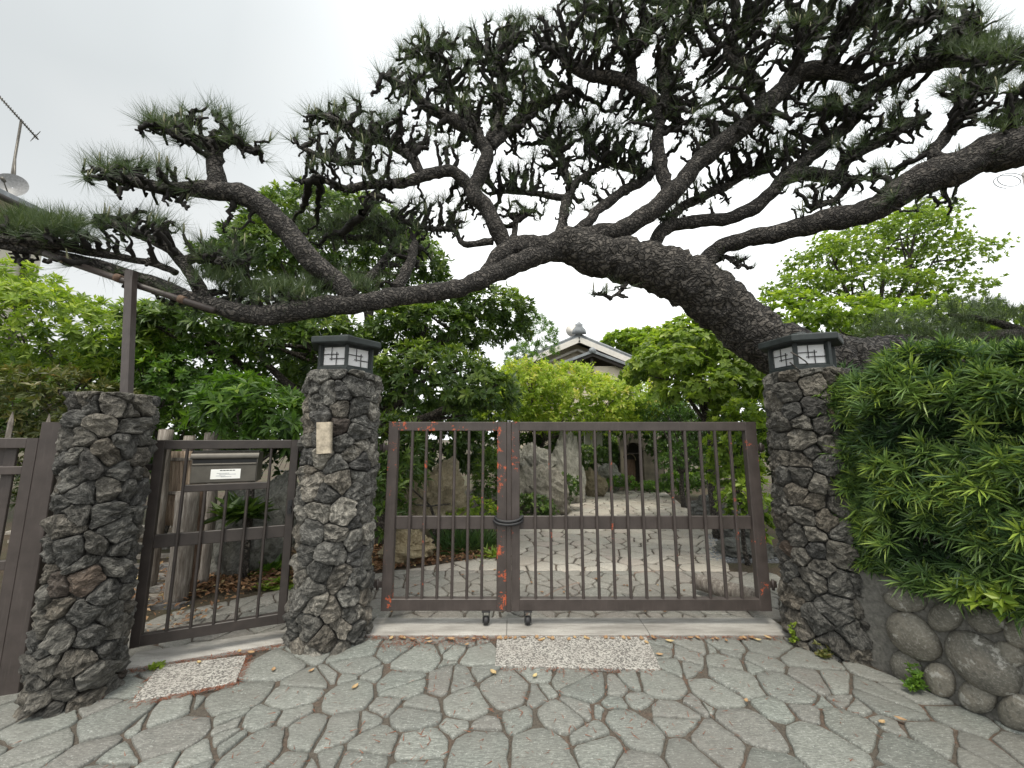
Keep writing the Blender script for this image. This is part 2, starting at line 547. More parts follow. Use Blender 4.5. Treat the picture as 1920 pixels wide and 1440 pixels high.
def joint_material():
    m, nt, b = new_mat('sandy_joint'); t = NT(nt)
    o = t.obj()
    a, f = t.noise(o, 2.4, 5, .7), t.noise(o, 90, 4, .7)
    c = t.ramp(f, [(.3, (.045, .038, .03)), (.7, (.125, .108, .088))])
    c = t.mix(t.ramp(a, [(.50, (0, 0, 0)), (.70, (.6, .6, .6))]), c, t.ramp(f, [(.35, (.11, .06, .04)), (.65, (.20, .11, .07))]))
    nt.links.new(c, b.inputs['Base Color']); b.inputs['Roughness'].default_value = .95
    t.bump(b, f, .7, .008)
    return m
def soil_material():
    m, nt, b = new_mat('garden_soil'); t = NT(nt)
    o = t.obj()
    a, f = t.noise(o, .9, 6, .7), t.noise(o, 40, 5, .75)
    c = t.ramp(f, [(.3, (.035, .026, .018)), (.7, (.12, .085, .055))])
    c = t.mix(t.ramp(a, [(.45, (0, 0, 0)), (.65, (.7, .7, .7))]), c, (.05, .07, .025))
    nt.links.new(c, b.inputs['Base Color']); b.inputs['Roughness'].default_value = .95
    t.bump(b, f, .8, .03)
    return m
def cobble_material():
    m, nt, b = new_mat('river_cobble'); t = NT(nt)
    o, r = t.obj(), t.rnd()
    a, f, l = t.noise(o, 5, 5, .6), t.noise(o, 80, 4, .65), t.noise(o, 11, 5, .7)
    c = t.ramp(a, [(.3, (.075, .070, .060)), (.5, (.145, .138, .120)), (.7, (.21, .188, .158))])
    c = t.mix(1.0, c, t.ramp(r, [(0, (.8, .8, .78)), (.5, (1.05, 1.05, 1.0)), (1, (1.35, 1.3, 1.2))]), 'MULTIPLY')
    c = t.mix(t.ramp(f, [(.50, (0, 0, 0)), (.66, (.6, .6, .6))]), c, (.30, .285, .25))
    c = t.mix(t.ramp(t.noise(o, 38, 4, .7), [(.5, (0, 0, 0)), (.7, (.6, .6, .6))]), c, (.055, .052, .045))
    c = t.mix(t.ramp(l, [(.58, (0, 0, 0)), (.63, (.75, .75, .75))]), c, (.40, .39, .355))
    nt.links.new(c, b.inputs['Base Color']); b.inputs['Roughness'].default_value = .75
    t.bump(b, t.math('ADD', t.math('MULTIPLY', f, .6), l), .7, .010)
    return m
def wood_material(name, a, b_, c_, scale=1.0):
    m, nt, b = new_mat(name); t = NT(nt)
    o = t.obj()
    f = t.noise(t.mapping(o, (9, 9, .7)), 6 * scale, 6, .7)
    c = t.ramp(f, [(.3, a), (.5, b_), (.7, c_)])
    nt.links.new(c, b.inputs['Base Color']); b.inputs['Roughness'].default_value = .85
    t.bump(b, f, .6, .01)
    return m
M['granite'] = speckle_material()
M['concrete'] = concrete_material()
M['joint'] = joint_material()
M['soil'] = soil_material()
M['cobble'] = cobble_material()
M['wall_mortar'] = simple('pale_wall_mortar', (.135, .13, .115), .95, 0, 45, .35, .7, .012)
M['patina'] = simple('dark_patinated_copper', (.017, .023, .023), .65, 0, 14, .5, .15, .003)
M['paper'] = paper_material()
M['lattice'] = simple('dark_lattice', (.02, .02, .022), .5, 0, 10, .2, 0)
M['steel'] = simple('brushed_bronze_steel', (.10, .092, .078), .42, .35, 12, .2, .1, .002)
M['black'] = simple('black_rubber', (.016, .016, .018), .55, 0, 40, .3, .2, .002)
M['plate'] = simple('white_label', (.85, .85, .82), .4, 0, 5, .04, 0)
M['ink'] = simple('black_ink', (.01, .01, .01), .6, 0, 5, .1, 0)
M['smudge'] = simple('grey_smudge', (.50, .51, .52), .6, 0, 60, .3, 0)
M['plaque'] = simple('cream_travertine', (.40, .345, .265), .8, 0, 26, .4, .6, .008)
M['wood_grey'] = wood_material('weathered_grey_wood', (.085, .068, .055), (.20, .175, .15), (.38, .35, .315))
M['wood_brown'] = wood_material('old_brown_wood', (.05, .03, .02), (.12, .075, .05), (.22, .16, .12))
M['bamboo'] = wood_material('dry_bamboo', (.15, .11, .08), (.30, .23, .17), (.42, .34, .26), .6)
M['rock_tan'] = crag_material('tan_garden_rock', (.13, .108, .07), (.36, .305, .20), (.54, .475, .345), .1, .3)
M['rock_grey'] = crag_material('grey_garden_rock', (.08, .082, .075), (.25, .252, .235), (.44, .44, .41), .15, .3)
M['slab'] = crag_material('pale_step_stone', (.16, .15, .14), (.36, .345, .33), (.55, .53, .51), .2, .1)

# ---------------------------------------------------------------- ground and paving
gs = 300.0
ground = mk('ground', [(-gs, -gs, 0), (gs, -gs, 0), (gs, gs, 0), (-gs, gs, 0)], [(0, 1, 2, 3)], M['soil'], smooth=False)
tag(ground, 'dark garden soil under the planting', None, None, 'structure')

WA, WD = np.array([2.44, 2.60, 0.0]), np.array([.349, -.937, 0.0])           # foot of the cobble wall and its run towards the street
WN = np.array([-.937, -.349, 0.0])
FRONT = [(-5.2, -.6), (3.65, -.6), (2.46, 2.58), (2.05, 3.13), (-1.38, 3.13), (-2.9, 2.545), (-5.2, 1.66)]
V, F = prism(FRONT, -.05, .004)
pavement = tag(mk('pavement', V, F, M['joint'], smooth=False), 'crazy paving of grey flagstones before the gates', None, None, 'structure')

def flagstone(poly, parent, mat, z, seed, n=22, h=.016):
    poly = resample(chaikin(chaikin(poly, .035), .25), n)
    c = poly.mean(0)
    for i in range(n):
        q = poly[i]
        dv = .013 * mn.noise(Vector((q[0] * 14, q[1] * 14, seed * 3.1))) + .003 * mn.noise(Vector((q[0] * 45, q[1] * 45, seed)))
        poly[i] = q + nrm(q - c) * dv
    tilt = np.array([random.uniform(-.008, .008), random.uniform(-.008, .008)])
    dz = random.uniform(-.003, .003)
    V = []
    for s, inset, zz in ((1, 0, -.012), (1, 0, h - .006), (1, .007, h), (.6, .0, h + .0005), (.25, 0, h)):
        for q in poly:
            d = q - c; L = np.linalg.norm(d)
            p = c + d * s * (1 - inset / max(L, .02))
            k = mn.noise(Vector((p[0] * 7, p[1] * 7, seed * 1.7))) * .0035 if zz > 0 else 0
            V.append((p[0], p[1], z + zz + dz + np.dot(tilt, p - c) + k))
    V.append((c[0], c[1], z + h + dz))
    F = []
    for r in range(4):
        for i in range(n):
            j = (i + 1) % n
            F.append((r * n + i, r * n + j, (r + 1) * n + j, (r + 1) * n + i))
    F += [(4 * n + i, 4 * n + (i + 1) % n, 5 * n) for i in range(n)]
    return mk('flagstone', V, F, mat, parent)

# slab centres read off the photograph: x, y, size class (0 small, 1 medium, 2 big)
z1 = '230,560,2 30,510,1 20,660,1 230,690,2 460,690,1 600,540,2 640,370,1 780,530,0 960,480,1 1060,450,0 1130,485,0 960,620,2 1330,390,2 1290,500,0 1300,560,0 1290,650,1 1480,520,1 1690,370,2 1660,490,1 1610,560,0 1850,350,0 1870,420,1 1750,590,2 1450,690,2 1620,740,1 1100,740,1 700,750,1 870,790,1 1790,740,0 1500,230,2 1240,330,0 1000,200,2 520,450,1'
z2 = '60,300,0 140,290,0 280,270,0 45,355,0 150,400,2 220,215,1 230,130,1 410,130,1 560,180,2 740,140,1 820,80,0 700,200,0 870,160,1 470,320,2 730,300,2 880,265,0 1030,360,2 380,440,1 660,385,0 550,490,2 870,365,0 820,430,2 250,545,1 380,550,0 80,580,2 720,470,0 660,530,0 760,550,1 980,500,0 930,570,1 1110,530,1 1250,390,1 1240,270,0 1450,320,2 1390,385,0 1380,490,2 1210,530,0 1680,350,0 1690,435,0 1820,320,1 1820,420,1 1790,480,0 1560,510,0 1250,590,0 1370,630,0 1440,610,0 1030,640,0 910,690,2 1230,700,2 550,680,2 290,680,2 90,690,1 1570,640,2 1750,580,2 1750,740,1 1890,490,1 1300,150,2 1600,150,2'
z3 = '120,120,1 300,105,1 260,150,1 240,230,1 120,330,2 480,200,1 380,120,0 500,140,0 480,95,1 700,115,1 710,200,1 650,230,0 540,310,2 360,285,0 820,340,2 1000,300,2 430,370,2 190,500,2 310,430,1 290,710,1 440,640,2 600,560,2 620,480,0 760,470,1 770,550,0 920,420,0 1030,430,0 960,490,1 1200,570,2 1180,430,1 1400,430,2 1430,570,1 1030,650,2 1500,700,2 1700,640,2 1750,500,1 1560,380,1 1850,700,2 1500,610,0 660,740,1 1450,280,1 900,200,1'
sites, rads = [], []
for txt, ox, oy in ((z1, 0, 1180), (z2, 600, 1180), (z3, 1200, 1180)):
    for it in txt.split():
        x, y, k = (int(a) for a in it.split(','))
        g = G(ox + x / 3, oy + y / 3)
        sites.append(g[:2]); rads.append((.045, .10, .155)[k])
more = poisson(-5.2, 3.6, -.6, 3.2, .27, 3500, lambda q: np.min(np.sum((np.array(sites) - q) ** 2, 1)) > .26 ** 2, seed=3)
sites += list(more); rads += list(np.random.default_rng(2).choice([.05, .1, .15], len(more)))
gsh = np.random.default_rng(15)
INL = [inside([G(928, 1256), G(1240, 1263), G(1213, 1201), G(932, 1199)]), inside([G(247, 1325), G(442, 1287), G(462, 1236), G(297, 1256)])]
kp = [i for i, q in enumerate(sites) if not any(f(q) for f in INL)]
for i, poly in enumerate(cells(sites, rads, FRONT, .016)):
    if i not in kp: continue
    if poly is None or area(poly) < .0025: continue
    for q in shatter(poly, gsh, .34, .012): flagstone(q, pavement, M['flag'], .004, i)

# driveway behind the gate: grey apron, then paler paving that runs off to the right
APRON = [(-3.1, 2.62), (-1.38, 3.30), (-1.2, 3.40), (2.15, 3.40), (2.75, 3.55), (2.9, 4.5), (2.45, 4.55), (-1.3, 4.6), (-2.26, 4.05), (-2.95, 3.5)]
PATH = [(-1.25, 4.58), (2.45, 4.56), (3.3, 6.5), (4.3, 11.2), (1.5, 11.2), (.4, 8.2), (-.15, 5.2)]
V, F = prism(APRON, -.05, .005)
apron = tag(mk('driveway', V, F, M['joint'], smooth=False), 'grey flagstone apron just behind the gates', None, None, 'structure')
V, F = prism(PATH, -.05, .0095)
path = tag(mk('garden_path', V, F, M['joint'], smooth=False), 'pale warm flagstone path leading into the garden', None, None, 'structure')
g0 = np.random.default_rng(77)
ina = inside(APRON)
ps = poisson(-3.2, 2.6, 2.5, 4.8, .185, 3000, ina, seed=5)
for i, poly in enumerate(cells(ps, g0.uniform(.03, .13, len(ps)), None, .014, subject=APRON)):
    for poly in ([] if poly is None else shatter(poly, gsh, .3, .012)):
        if area(poly) > .003: flagstone(poly, apron, M['flag_brown'], .005, 400 + i, 16)
inp = inside(PATH)
ps = poisson(-1.4, 4.4, 4.4, 11.3, .235, 3500, inp, seed=6)
for i, poly in enumerate(cells(ps, g0.uniform(.03, .16, len(ps)), None, .020, subject=PATH)):
    for poly in ([] if poly is None else shatter(poly, gsh, .3, .016)):
        if area(poly) > .004: flagstone(poly, path, M['flag_warm'], .0095, 800 + i, 14, .012)
# worn arc scraped by the swinging gate and the strip between apron and path
arc = [np.array([2.05 + 1.95 * math.cos(a), 3.27 + 1.95 * math.sin(a) * .68, .0205]) for a in np.linspace(R(178), R(100), 30)]
mk('gate_scrape', *tube([p + [0, 0, -.012] for p in arc], .016, 6), simple('rusty_scrape', (.20, .15, .12), .9), apron)

# concrete sills and speckled granite inlays
def sill(name, p0, p1, depth, label):
    p0, p1 = np.array(p0), np.array(p1); d = nrm(p1 - p0); n = np.array([-d[1], d[0]])
    root = empty(name, (*p0, 0), label, 'sill')
    L = np.linalg.norm(p1 - p0); k = max(1, round(L / 1.1)); prof = [(0, 0), (.0, .024), (.008, .031), (.05, .036), (depth - .01, .040), (depth, .034), (depth, 0)]
    for i in range(k):
        a, b = p0 + d * (L * i / k + .002), p0 + d * (L * (i + 1) / k - .002)
        V = [(*(q + n * x), z) for q in (a, b) for x, z in prof]
        m = len(prof)
        F = [(j, (j + 1) % m, m + (j + 1) % m, m + j)[::-1] for j in range(m)] + [tuple(range(m)), tuple(range(2 * m - 1, m - 1, -1))]
        mk('concrete_block', V, F, M['concrete'], root, False)
    return root
sill('gate_sill', (-1.12, 3.135), (2.12, 3.135), .265, 'long pale concrete sill under the wide double gate')
sill('gate_sill', (-2.52, 2.70), (-1.62, 3.045), .19, 'short concrete sill under the small gate with the mailbox')
def inlay(corners, label):
    V, F = prism([tuple(c[:2]) for c in corners], .003, .0275)
    o = mk('granite_slab', V, F, M['granite'], None, False, origin=(corners[0][0], corners[0][1], 0))
    bv = o.modifiers.new('edge', 'BEVEL'); bv.width = .004; bv.segments = 2
    return tag(o, label, 'paving slab')
inlay([G(928, 1256), G(1240, 1263), G(1213, 1201), G(932, 1199)], 'speckled granite slab set in the paving before the double gate')
inlay([G(247, 1325), G(442, 1287), G(462, 1236), G(297, 1256)], 'speckled granite slab set in the paving before the small gate')

# ---------------------------------------------------------------- stone pillars
def pillar(c, r, H, seed, mats, label, flare=.035, accent=None):
    root = empty('stone_pillar', (c[0], c[1], 0), label, 'pillar', 'rough stone gate pillars')
    g = np.random.default_rng(seed)
    rz = lambda z: r * (1 + flare * math.exp(-max(z, 0) / .2) - .03 * z / H)
    prof = [(rz(z) - .05, z) for z in np.linspace(-.02, H - .035, 9)] + [(r * .6, H - .02)]
    mk('core', *lathe(prof, (c[0], c[1], 0), 28), M['mortar'], root)
    U = 2 * math.pi * r
    st = poisson(0, U, -.02, H, .122 * (1 if r > .25 else .92), 2600, seed=seed)
    allp, src = [], []
    for k in (-1, 0, 1):
        for i, p in enumerate(st):
            if -.4 < p[0] + k * U < U + .4: allp.append(p + [k * U, 0]); src.append((i, k))
    allp = np.array(allp); rad = np.array([g.random() * .075 for _ in st])
    rr = np.array([rad[i] for i, k in src])
    aniso = np.array([1.0, 1.12])
    cl = cells(allp * aniso, rr, [(-9, -.02), (9, -.02), (9, H * 1.12), (-9, H * 1.12)], .004)
    n = 26
    for (i, k), poly in zip(src, cl):
        if k != 0 or poly is None: continue
        poly = poly / aniso
        if area(poly) < .0012: continue
        poly = resample(chaikin(poly, .08), n)
        cc = poly.mean(0); hh = g.uniform(-.014, .014); tl = g.uniform(-.26, .26, 2); sd = g.uniform(0, 50)
        V = []
        for s, dep in ((.97, -.06), (1.0, -.010), (.96, .003), (.82, .010), (.55, .013), (.28, .014)):
            for q in poly:
                p = cc + (q - cc) * s
                u3 = Vector((p[0] * 9, p[1] * 9, sd))
                e = 0 if dep < -.05 else .020 * mn.noise(u3) + .019 * mn.noise(u3 * 2.3) + .015 * mn.noise(u3 * 5.1)
                if dep > -.02: e += abs(mn.noise(u3 * 1.9)) * -.030 + .008
                w = .014 * mn.noise(Vector((p[0] * 16, p[1] * 16, sd + 7))) if dep > -.05 else 0
                th = (p[0] + w) / r + seed
                ro = rz(p[1]) + dep + (hh * (1 if dep > -.05 else 0)) + e + np.dot(tl, p - cc) * (dep > -.02)
                V.append((c[0] + ro * math.cos(th), c[1] + ro * math.sin(th), max(p[1] + w * .6, -.01)))
        ro = rz(cc[1]) + .018 + hh + .02 * mn.noise(Vector((cc[0] * 9, cc[1] * 9, sd))); th = cc[0] / r + seed
        V.append((c[0] + ro * math.cos(th), c[1] + ro * math.sin(th), cc[1]))
        F = []
        for q in range(5):
            for j in range(n):
                F.append((q * n + j, q * n + (j + 1) % n, (q + 1) * n + (j + 1) % n, (q + 1) * n + j))
        F += [(5 * n + j, 5 * n + (j + 1) % n, 6 * n) for j in range(n)]
        mt = mats[0] if g.random() < .62 else mats[1]
        if g.random() < .02: mt = M['crag_red']
        if accent is not None and np.linalg.norm(np.array(V[-1]) - accent) < .10: mt = M['crag_red']
        mk('stone', V, F, mt, root, False)
    # rough slabs that close the top
    for k in range(6):
        a = k * 1.05 + seed; d = r * .52
        V, F = lathe([(.02, -.05), (r * .42, -.045), (r * .46, -.02), (r * .36, .004), (r * .12, .010)], (c[0] + d * math.cos(a), c[1] + d * math.sin(a), H - .02), 12)
        for v in V: v += np.array(mn.noise_vector(Vector(v * 9))) * .02
        mk('cap_stone', V, F, mats[0], root)
    return root
def on_cyl(c, r, px, py):
    d = ray(px, py); o = np.array([0, 0, CAMH]); a = d[0] ** 2 + d[1] ** 2
    b = 2 * (d[0] * (o[0] - c[0]) + d[1] * (o[1] - c[1])); q = (o[0] - c[0]) ** 2 + (o[1] - c[1]) ** 2 - r * r
    return o + d * ((-b - math.sqrt(max(b * b - 4 * a * q, 0))) / (2 * a))
PC1, PC2, PC3 = (-2.56, 2.47), (-1.38, 3.14), (2.35, 3.06)
pil1 = pillar(PC1, .190, 1.78, 11, (M['crag_a'], M['crag_c']), 'slim dark stone pillar carrying the branch support post', accent=on_cyl(PC1, .2, 128, 1112))
pil2 = pillar(PC2, .268, 2.02, 12, (M['crag_b'], M['crag_a']), 'pale grey stone pillar with a lantern and a cream nameplate')
pil3 = pillar(PC3, .265, 2.02, 13, (M['crag_c'], M['crag_a']), 'brown grey stone pillar with a lantern beside the hedge')

# cream nameplate let into the middle pillar
pa, pb = on_cyl(PC2, .315, 609, 792), on_cyl(PC2, .315, 608, 850)
out = nrm(np.array([pa[0] - PC2[0], pa[1] - PC2[1], 0]))
V, F = beam(pb, pa, .10, .05, np.cross(out, [0, 0, 1]), .008)
V = V + np.array([np.array(mn.noise_vector(Vector(v * 20))) * .005 for v in V])
tag(mk('nameplate', V, F, M['plaque'], None, False, origin=pb), 'small blank cream stone nameplate set in the pale pillar', 'nameplate')

# ---------------------------------------------------------------- lanterns
def lantern(c, H, ang, label, s=1.0):
    root = empty('pillar_lantern', (c[0], c[1], H), label, 'lantern', 'hexagonal lanterns on the pillars')
    c3 = np.array([c[0], c[1], H])
    hx = lambda r, z: [c3 + np.array([r * s * math.cos(ang + k * math.pi / 3), r * s * math.sin(ang + k * math.pi / 3), z]) for k in range(6)]
    def loft(name, rings, mat, par=root):
        V = [p for r_, z_ in rings for p in hx(r_, z_)]
        F = [(i * 6 + j, i * 6 + (j + 1) % 6, (i + 1) * 6 + (j + 1) % 6, (i + 1) * 6 + j) for i in range(len(rings) - 1) for j in range(6)]
        F += [tuple(range(5, -1, -1)), tuple(range(len(V) - 6, len(V)))]
        return mk(name, V, F, mat, par, False)
    loft('base', [(.238, -.03), (.238, .012), (.225, .018)], M['patina'])
    rf = loft('roof', [(.215, .190), (.292, .196), (.298, .204), (.298, .242), (.290, .250), (.06, .300)], M['patina'])
    loft('finial', [(.06, .297), (.05, .315), (.02, .322)], M['patina'], rf)
    lo, hi = hx(.215, .012), hx(.215, .194)
    for k in range(6):
        mk('corner_post', *beam(lo[k], hi[k], .030, .030, np.array([math.cos(ang + k * math.pi / 3), math.sin(ang + k * math.pi / 3), 0]), .003), M['patina'], root, False)
        a0, b0 = hx(.205, .0)[k], hx(.205, .0)[(k + 1) % 6]
        u = nrm(b0 - a0); up = np.array([0, 0, 1.0]); nn = np.cross(u, up); L = np.linalg.norm(b0 - a0)
        for z_ in (.022, .184): mk('rail', *beam(a0 + up * z_ + u * .014, b0 + up * z_ - u * .014, .016, .018, nn, .002), M['patina'], root, False)
        q = lambda x, z, d=0: a0 + u * (L * x) + up * (.03 + .146 * z) + nn * d
        pane = mk('pane', *beam(q(.08, .5, -.004), q(.92, .5, -.004), .003, .146, nn, .0005), M['paper'], root, False)
        for (x0, w0, x1, w1) in ((.40, 1, .40, .28), (.60, .72, .60, 0), (.08, .60, .68, .60), (.32, .36, .92, .36)):
            mk('lattice_bar', *beam(q(x0, w0, .003), q(x1, w1, .003), .004, .006, nn, .0008), M['lattice'], pane, False)
    return root
lantern(PC2, 2.035, math.atan2(-3.14, 1.38), 'dark copper lantern on the pale pillar with the nameplate')
lantern(PC3, 2.035, math.atan2(-3.06, -2.35) - R(9), 'dark copper lantern on the pillar beside the hedge', 1.0)

# ---------------------------------------------------------------- double gate
GY, Z0, Z1 = 3.27, .150, 1.635
UP = np.array([0, 0, 1.0])
def gate_leaf(x0, x1, nb, wl_, wr_, label, stile_m, top_m):
    root = empty('gate_leaf', ((x0 + x1) / 2, GY, Z0), label, 'gate', 'leaves of the brown double gate')
    X = np.array([1.0, 0, 0])
    mk('stile', *beam((x0 + wl_ / 2, GY, Z0), (x0 + wl_ / 2, GY, Z1), wl_, .06, X), stile_m[0], root, False)
    mk('stile', *beam((x1 - wr_ / 2, GY, Z0), (x1 - wr_ / 2, GY, Z1), wr_, .06, X), stile_m[1], root, False)
    a, b = x0 + wl_, x1 - wr_
    mk('top_rail', *beam((a - .001, GY, Z1 - .0385), (b + .001, GY, Z1 - .0385), .075, .056, UP), top_m, root, False)
    mk('bottom_rail', *beam((a - .001, GY, Z0 + .045), (b + .001, GY, Z0 + .045), .088, .056, UP), M['paint'], root, False)
    mk('middle_rail', *beam((a - .001, GY + .012, .814), (b + .001, GY + .012, .814), .104, .026, UP), M['paint'], root, False)
    step = (b - a) / (nb + 1)
    for i in range(nb):
        x = a + step * (i + 1)
        mk('bar', *beam((x, GY - .014, Z0 + .086), (x, GY - .014, Z1 - .073), .022, .026, X, .005), M['paint_some'] if i % 4 == 1 else M['paint'], root, False)
    return root
gl = gate_leaf(-1.035, -.045, 6, .082, .078, 'narrow brown barred gate leaf with orange worn stile', (M['paint_some'], M['paint_worn']), M['paint_worn'])
gr = gate_leaf(-.005, 2.05, 14, .068, .095, 'wide brown barred gate leaf next to the hedge side pillar', (M['paint_some'], M['paint_some']), M['paint'])
mk('cover_strip', *beam((-.025, GY - .022, Z0 - .006), (-.025, GY - .022, Z1 - .002), .038, .018, np.array([1.0, 0, 0])), M['paint'], gl, False)
def caster(root, x):
    br = MB().add(*beam((x - .024, GY, .060), (x - .024, GY, .139), .006, .045, np.array([1.0, 0, 0]), .001)).add(*beam((x + .024, GY, .060), (x + .024, GY, .139), .006, .045, np.array([1.0, 0, 0]), .001)).add(*beam((x - .034, GY, .1445), (x + .034, GY, .1445), .010, .06, UP, .001)).build('caster', M['black'], root)
    pts = [(x + t, GY, .072) for t in (-.019, -.015, .015, .019)]
    mk('wheel', *tube(pts, [.026, .033, .033, .026], 20), M['black'], br)
caster(gl, -.205); caster(gr, .125)
for root, x0, x1 in ((gl, -1.035, -1.11), (gr, 2.05, 2.115)):
    for z in (.34, 1.42):
        h = mk('hinge', *beam((x0, GY, z), (x1, GY, z), .05, .022, UP), M['paint'], root, False)
        mk('hinge_pin', *tube([((x0 + x1) / 2, GY - .014, z - .04), ((x0 + x1) / 2, GY - .014, z + .04)], .011, 10), M['paint'], h)
pts = []
for k in range(61):
    a = k / 60 * 4 * math.pi
    pts.append((-.028 + (.112 + .006 * math.sin(a * .5)) * math.cos(a), GY + .062 * math.sin(a), .842 + .035 * (k / 60) - .018 - .028 * max(0, -math.sin(a)) + (.006 if k > 30 else 0)))
tag(mk('gate_tie', *tube(pts, .0125, 10), M['black'], None, origin=(-.028, GY, .82)), 'black rubber hose looped twice around the meeting gate stiles', 'tie')

# ---------------------------------------------------------------- small gate with mailbox
GA, GB = np.array([-2.49, 2.72, 0]), np.array([-1.68, 3.07, 0])
gd = nrm(GB - GA); gn = np.array([gd[1], -gd[0], 0])       # gn faces the street
GL = np.linalg.norm(GB - GA)
def W(s, z, d=0): return GA + gd * s + UP * z + gn * d
root = empty('small_gate', W(GL / 2, .15), 'small brown barred gate holding a mailbox', 'gate')
sw = .055
for s in (sw / 2, GL - sw / 2): mk('stile', *beam(W(s, .15), W(s, 1.485), sw, .05, gd), M['paint_dark'], root, False)
for nm, z, h in (('top_rail', 1.4525, .064), ('middle_rail', .80, .088), ('bottom_rail', .185, .07)):
    mk(nm, *beam(W(sw, z, -.008 if nm == 'middle_rail' else 0), W(GL - sw, z, -.008 if nm == 'middle_rail' else 0), h, .026 if nm == 'middle_rail' else .046, UP), M['paint_dark'], root, False)
xs = [sw + (GL - 2 * sw) * (i + 1) / 6 for i in range(5)]
mk('shelf_rail', *beam(W(xs[0] + .0085, 1.146), W(xs[4] - .0085, 1.146), .05, .04, UP), M['paint_dark'], root, False)
for i, s in enumerate(xs):
    mk('bar', *beam(W(s, .22, .016), W(s, 1.42 if i in (0, 4) else 1.122, .016), .017, .022, gd), M['paint_dark'], root, False)
for z in (.4, 1.3): mk('hinge', *beam(W(-.06, z), W(0, z), .045, .02, UP), M['paint_dark'], root, False)
MB().add(*beam(W(GL - .03, .93, .028), W(GL - .03, 1.03, .028), .03, .008, gd)).add(*beam(W(GL - .03, .98, .032), W(GL - .03, .98, .06), .018, .018, gd)).build('latch', M['black'], root)
# mailbox
b0, b1 = xs[0] + .028, xs[4] - .085
mb = empty('mailbox', W((b0 + b1) / 2, 1.173), 'bronze metal mailbox with a white label on the small gate', 'mailbox')
def slab_box(name, s0, s1, z0, z1, d0, d1, mat, par, ch=.003):
    return mk(name, *beam(W(s0, (z0 + z1) / 2, (d0 + d1) / 2), W(s1, (z0 + z1) / 2, (d0 + d1) / 2), z1 - z0, d1 - d0, UP, ch), mat, par, False)
slab_box('body', b0, b1, 1.1740, 1.3910, -.20, .0, M['steel'], mb)
fl = slab_box('front_panel', b0 + .006, b1 - .006, 1.1810, 1.3010, .001, .010, M['steel'], mb)
slab_box('panel_lip', b0 + .006, b1 - .006, 1.3030, 1.3160, .001, .014, M['steel'], fl)
slab_box('slot', b0 + .008, b1 - .008, 1.3180, 1.3510, .0005, .003, M['ink'], mb, .0005)
hood = [(.020 - .055 + .055 * math.cos(a), 1.3540 + .055 * math.sin(a)) for a in np.linspace(0, R(100), 8)]
V = [W(s, z, d) for s in (b0 - .006, b1 + .006) for d, z in hood] + [W(s, z - .006, d - .006) for s in (b0 - .006, b1 + .006) for d, z in hood]
m_ = len(hood)
F = [(i, i + 1, m_ + i + 1, m_ + i) for i in range(m_ - 1)] + [(2 * m_ + i, 3 * m_ + i, 3 * m_ + i + 1, 2 * m_ + i + 1) for i in range(m_ - 1)] + [(0, m_, 3 * m_, 2 * m_)]
mk('lid', V, F, M['steel'], mb)
lb0, lb1 = b0 + (b1 - b0) * .30, b0 + (b1 - b0) * .75
lab = slab_box('label_plate', lb0, lb1, 1.2040, 1.2740, .0105, .0125, M['plate'], mb, .0005)
for k in range(5):
    s = lb0 + (lb1 - lb0) * (.30 + .105 * k)
    slab_box('lettering', s, s + .016, 1.2615, 1.2675, .0126, .0130, M['ink'], lab, .0001)
for k, (a, b_, z) in enumerate(((.2, .62, 1.2420), (.28, .85, 1.2340), (.18, .5, 1.2240), (.35, .7, 1.2180))):
    slab_box('worn_print', lb0 + (lb1 - lb0) * a, lb0 + (lb1 - lb0) * b_, z, z + .005, .0126, .0129 + k * .0002, M['smudge'], lab, .0001)

# ---------------------------------------------------------------- fence at the left
FA, FD = np.array([-2.95, 2.50, 0]), nrm(np.array([-1.0, -.33, 0]))
FN = np.array([FD[1], -FD[0], 0]); FN = FN if FN[1] < 0 else -FN
fe = empty('slatted_fence', FA, 'brown metal slatted fence panel beside the slim pillar', 'fence')
mk('post', *beam(FA, FA + UP * 1.60, .10, .08, FD, .004), M['paint'], fe, False)
mk('base_plate', *beam(FA + UP * .001, FA + UP * .016, .15, .13, FD, .002), M['concrete'], fe, False)
f0, f1 = .058, 1.45
def FW(s, z, d=0): return FA + FD * s + UP * z + FN * d
for s in (f0 + .03, f1): mk('stile', *beam(FW(s, .14), FW(s, 1.50), .06, .05, FD), M['paint'], fe, False)
for z, h in ((1.468, .064), (1.30, .05), (.74, .055), (.18, .08)):
    mk('rail', *beam(FW(f0 + .06, z, .004), FW(f1 - .04, z, .004), h, .036, UP), M['paint'], fe, False)
for k in range(9):
    s = f0 + .15 + k * .14
    mk('slat', *beam(FW(s, .222, -.026), FW(s, 1.436, -.026), .055, .018, FD, .002), M['paint'], fe, False)
for k in range(9):
    s = f0 + .22 + k * .14
    mk('upper_board', *beam(FW(s, 1.326, -.046), FW(s, 1.436, -.046), .13, .012, FD, .002), M['paint'], fe, False)

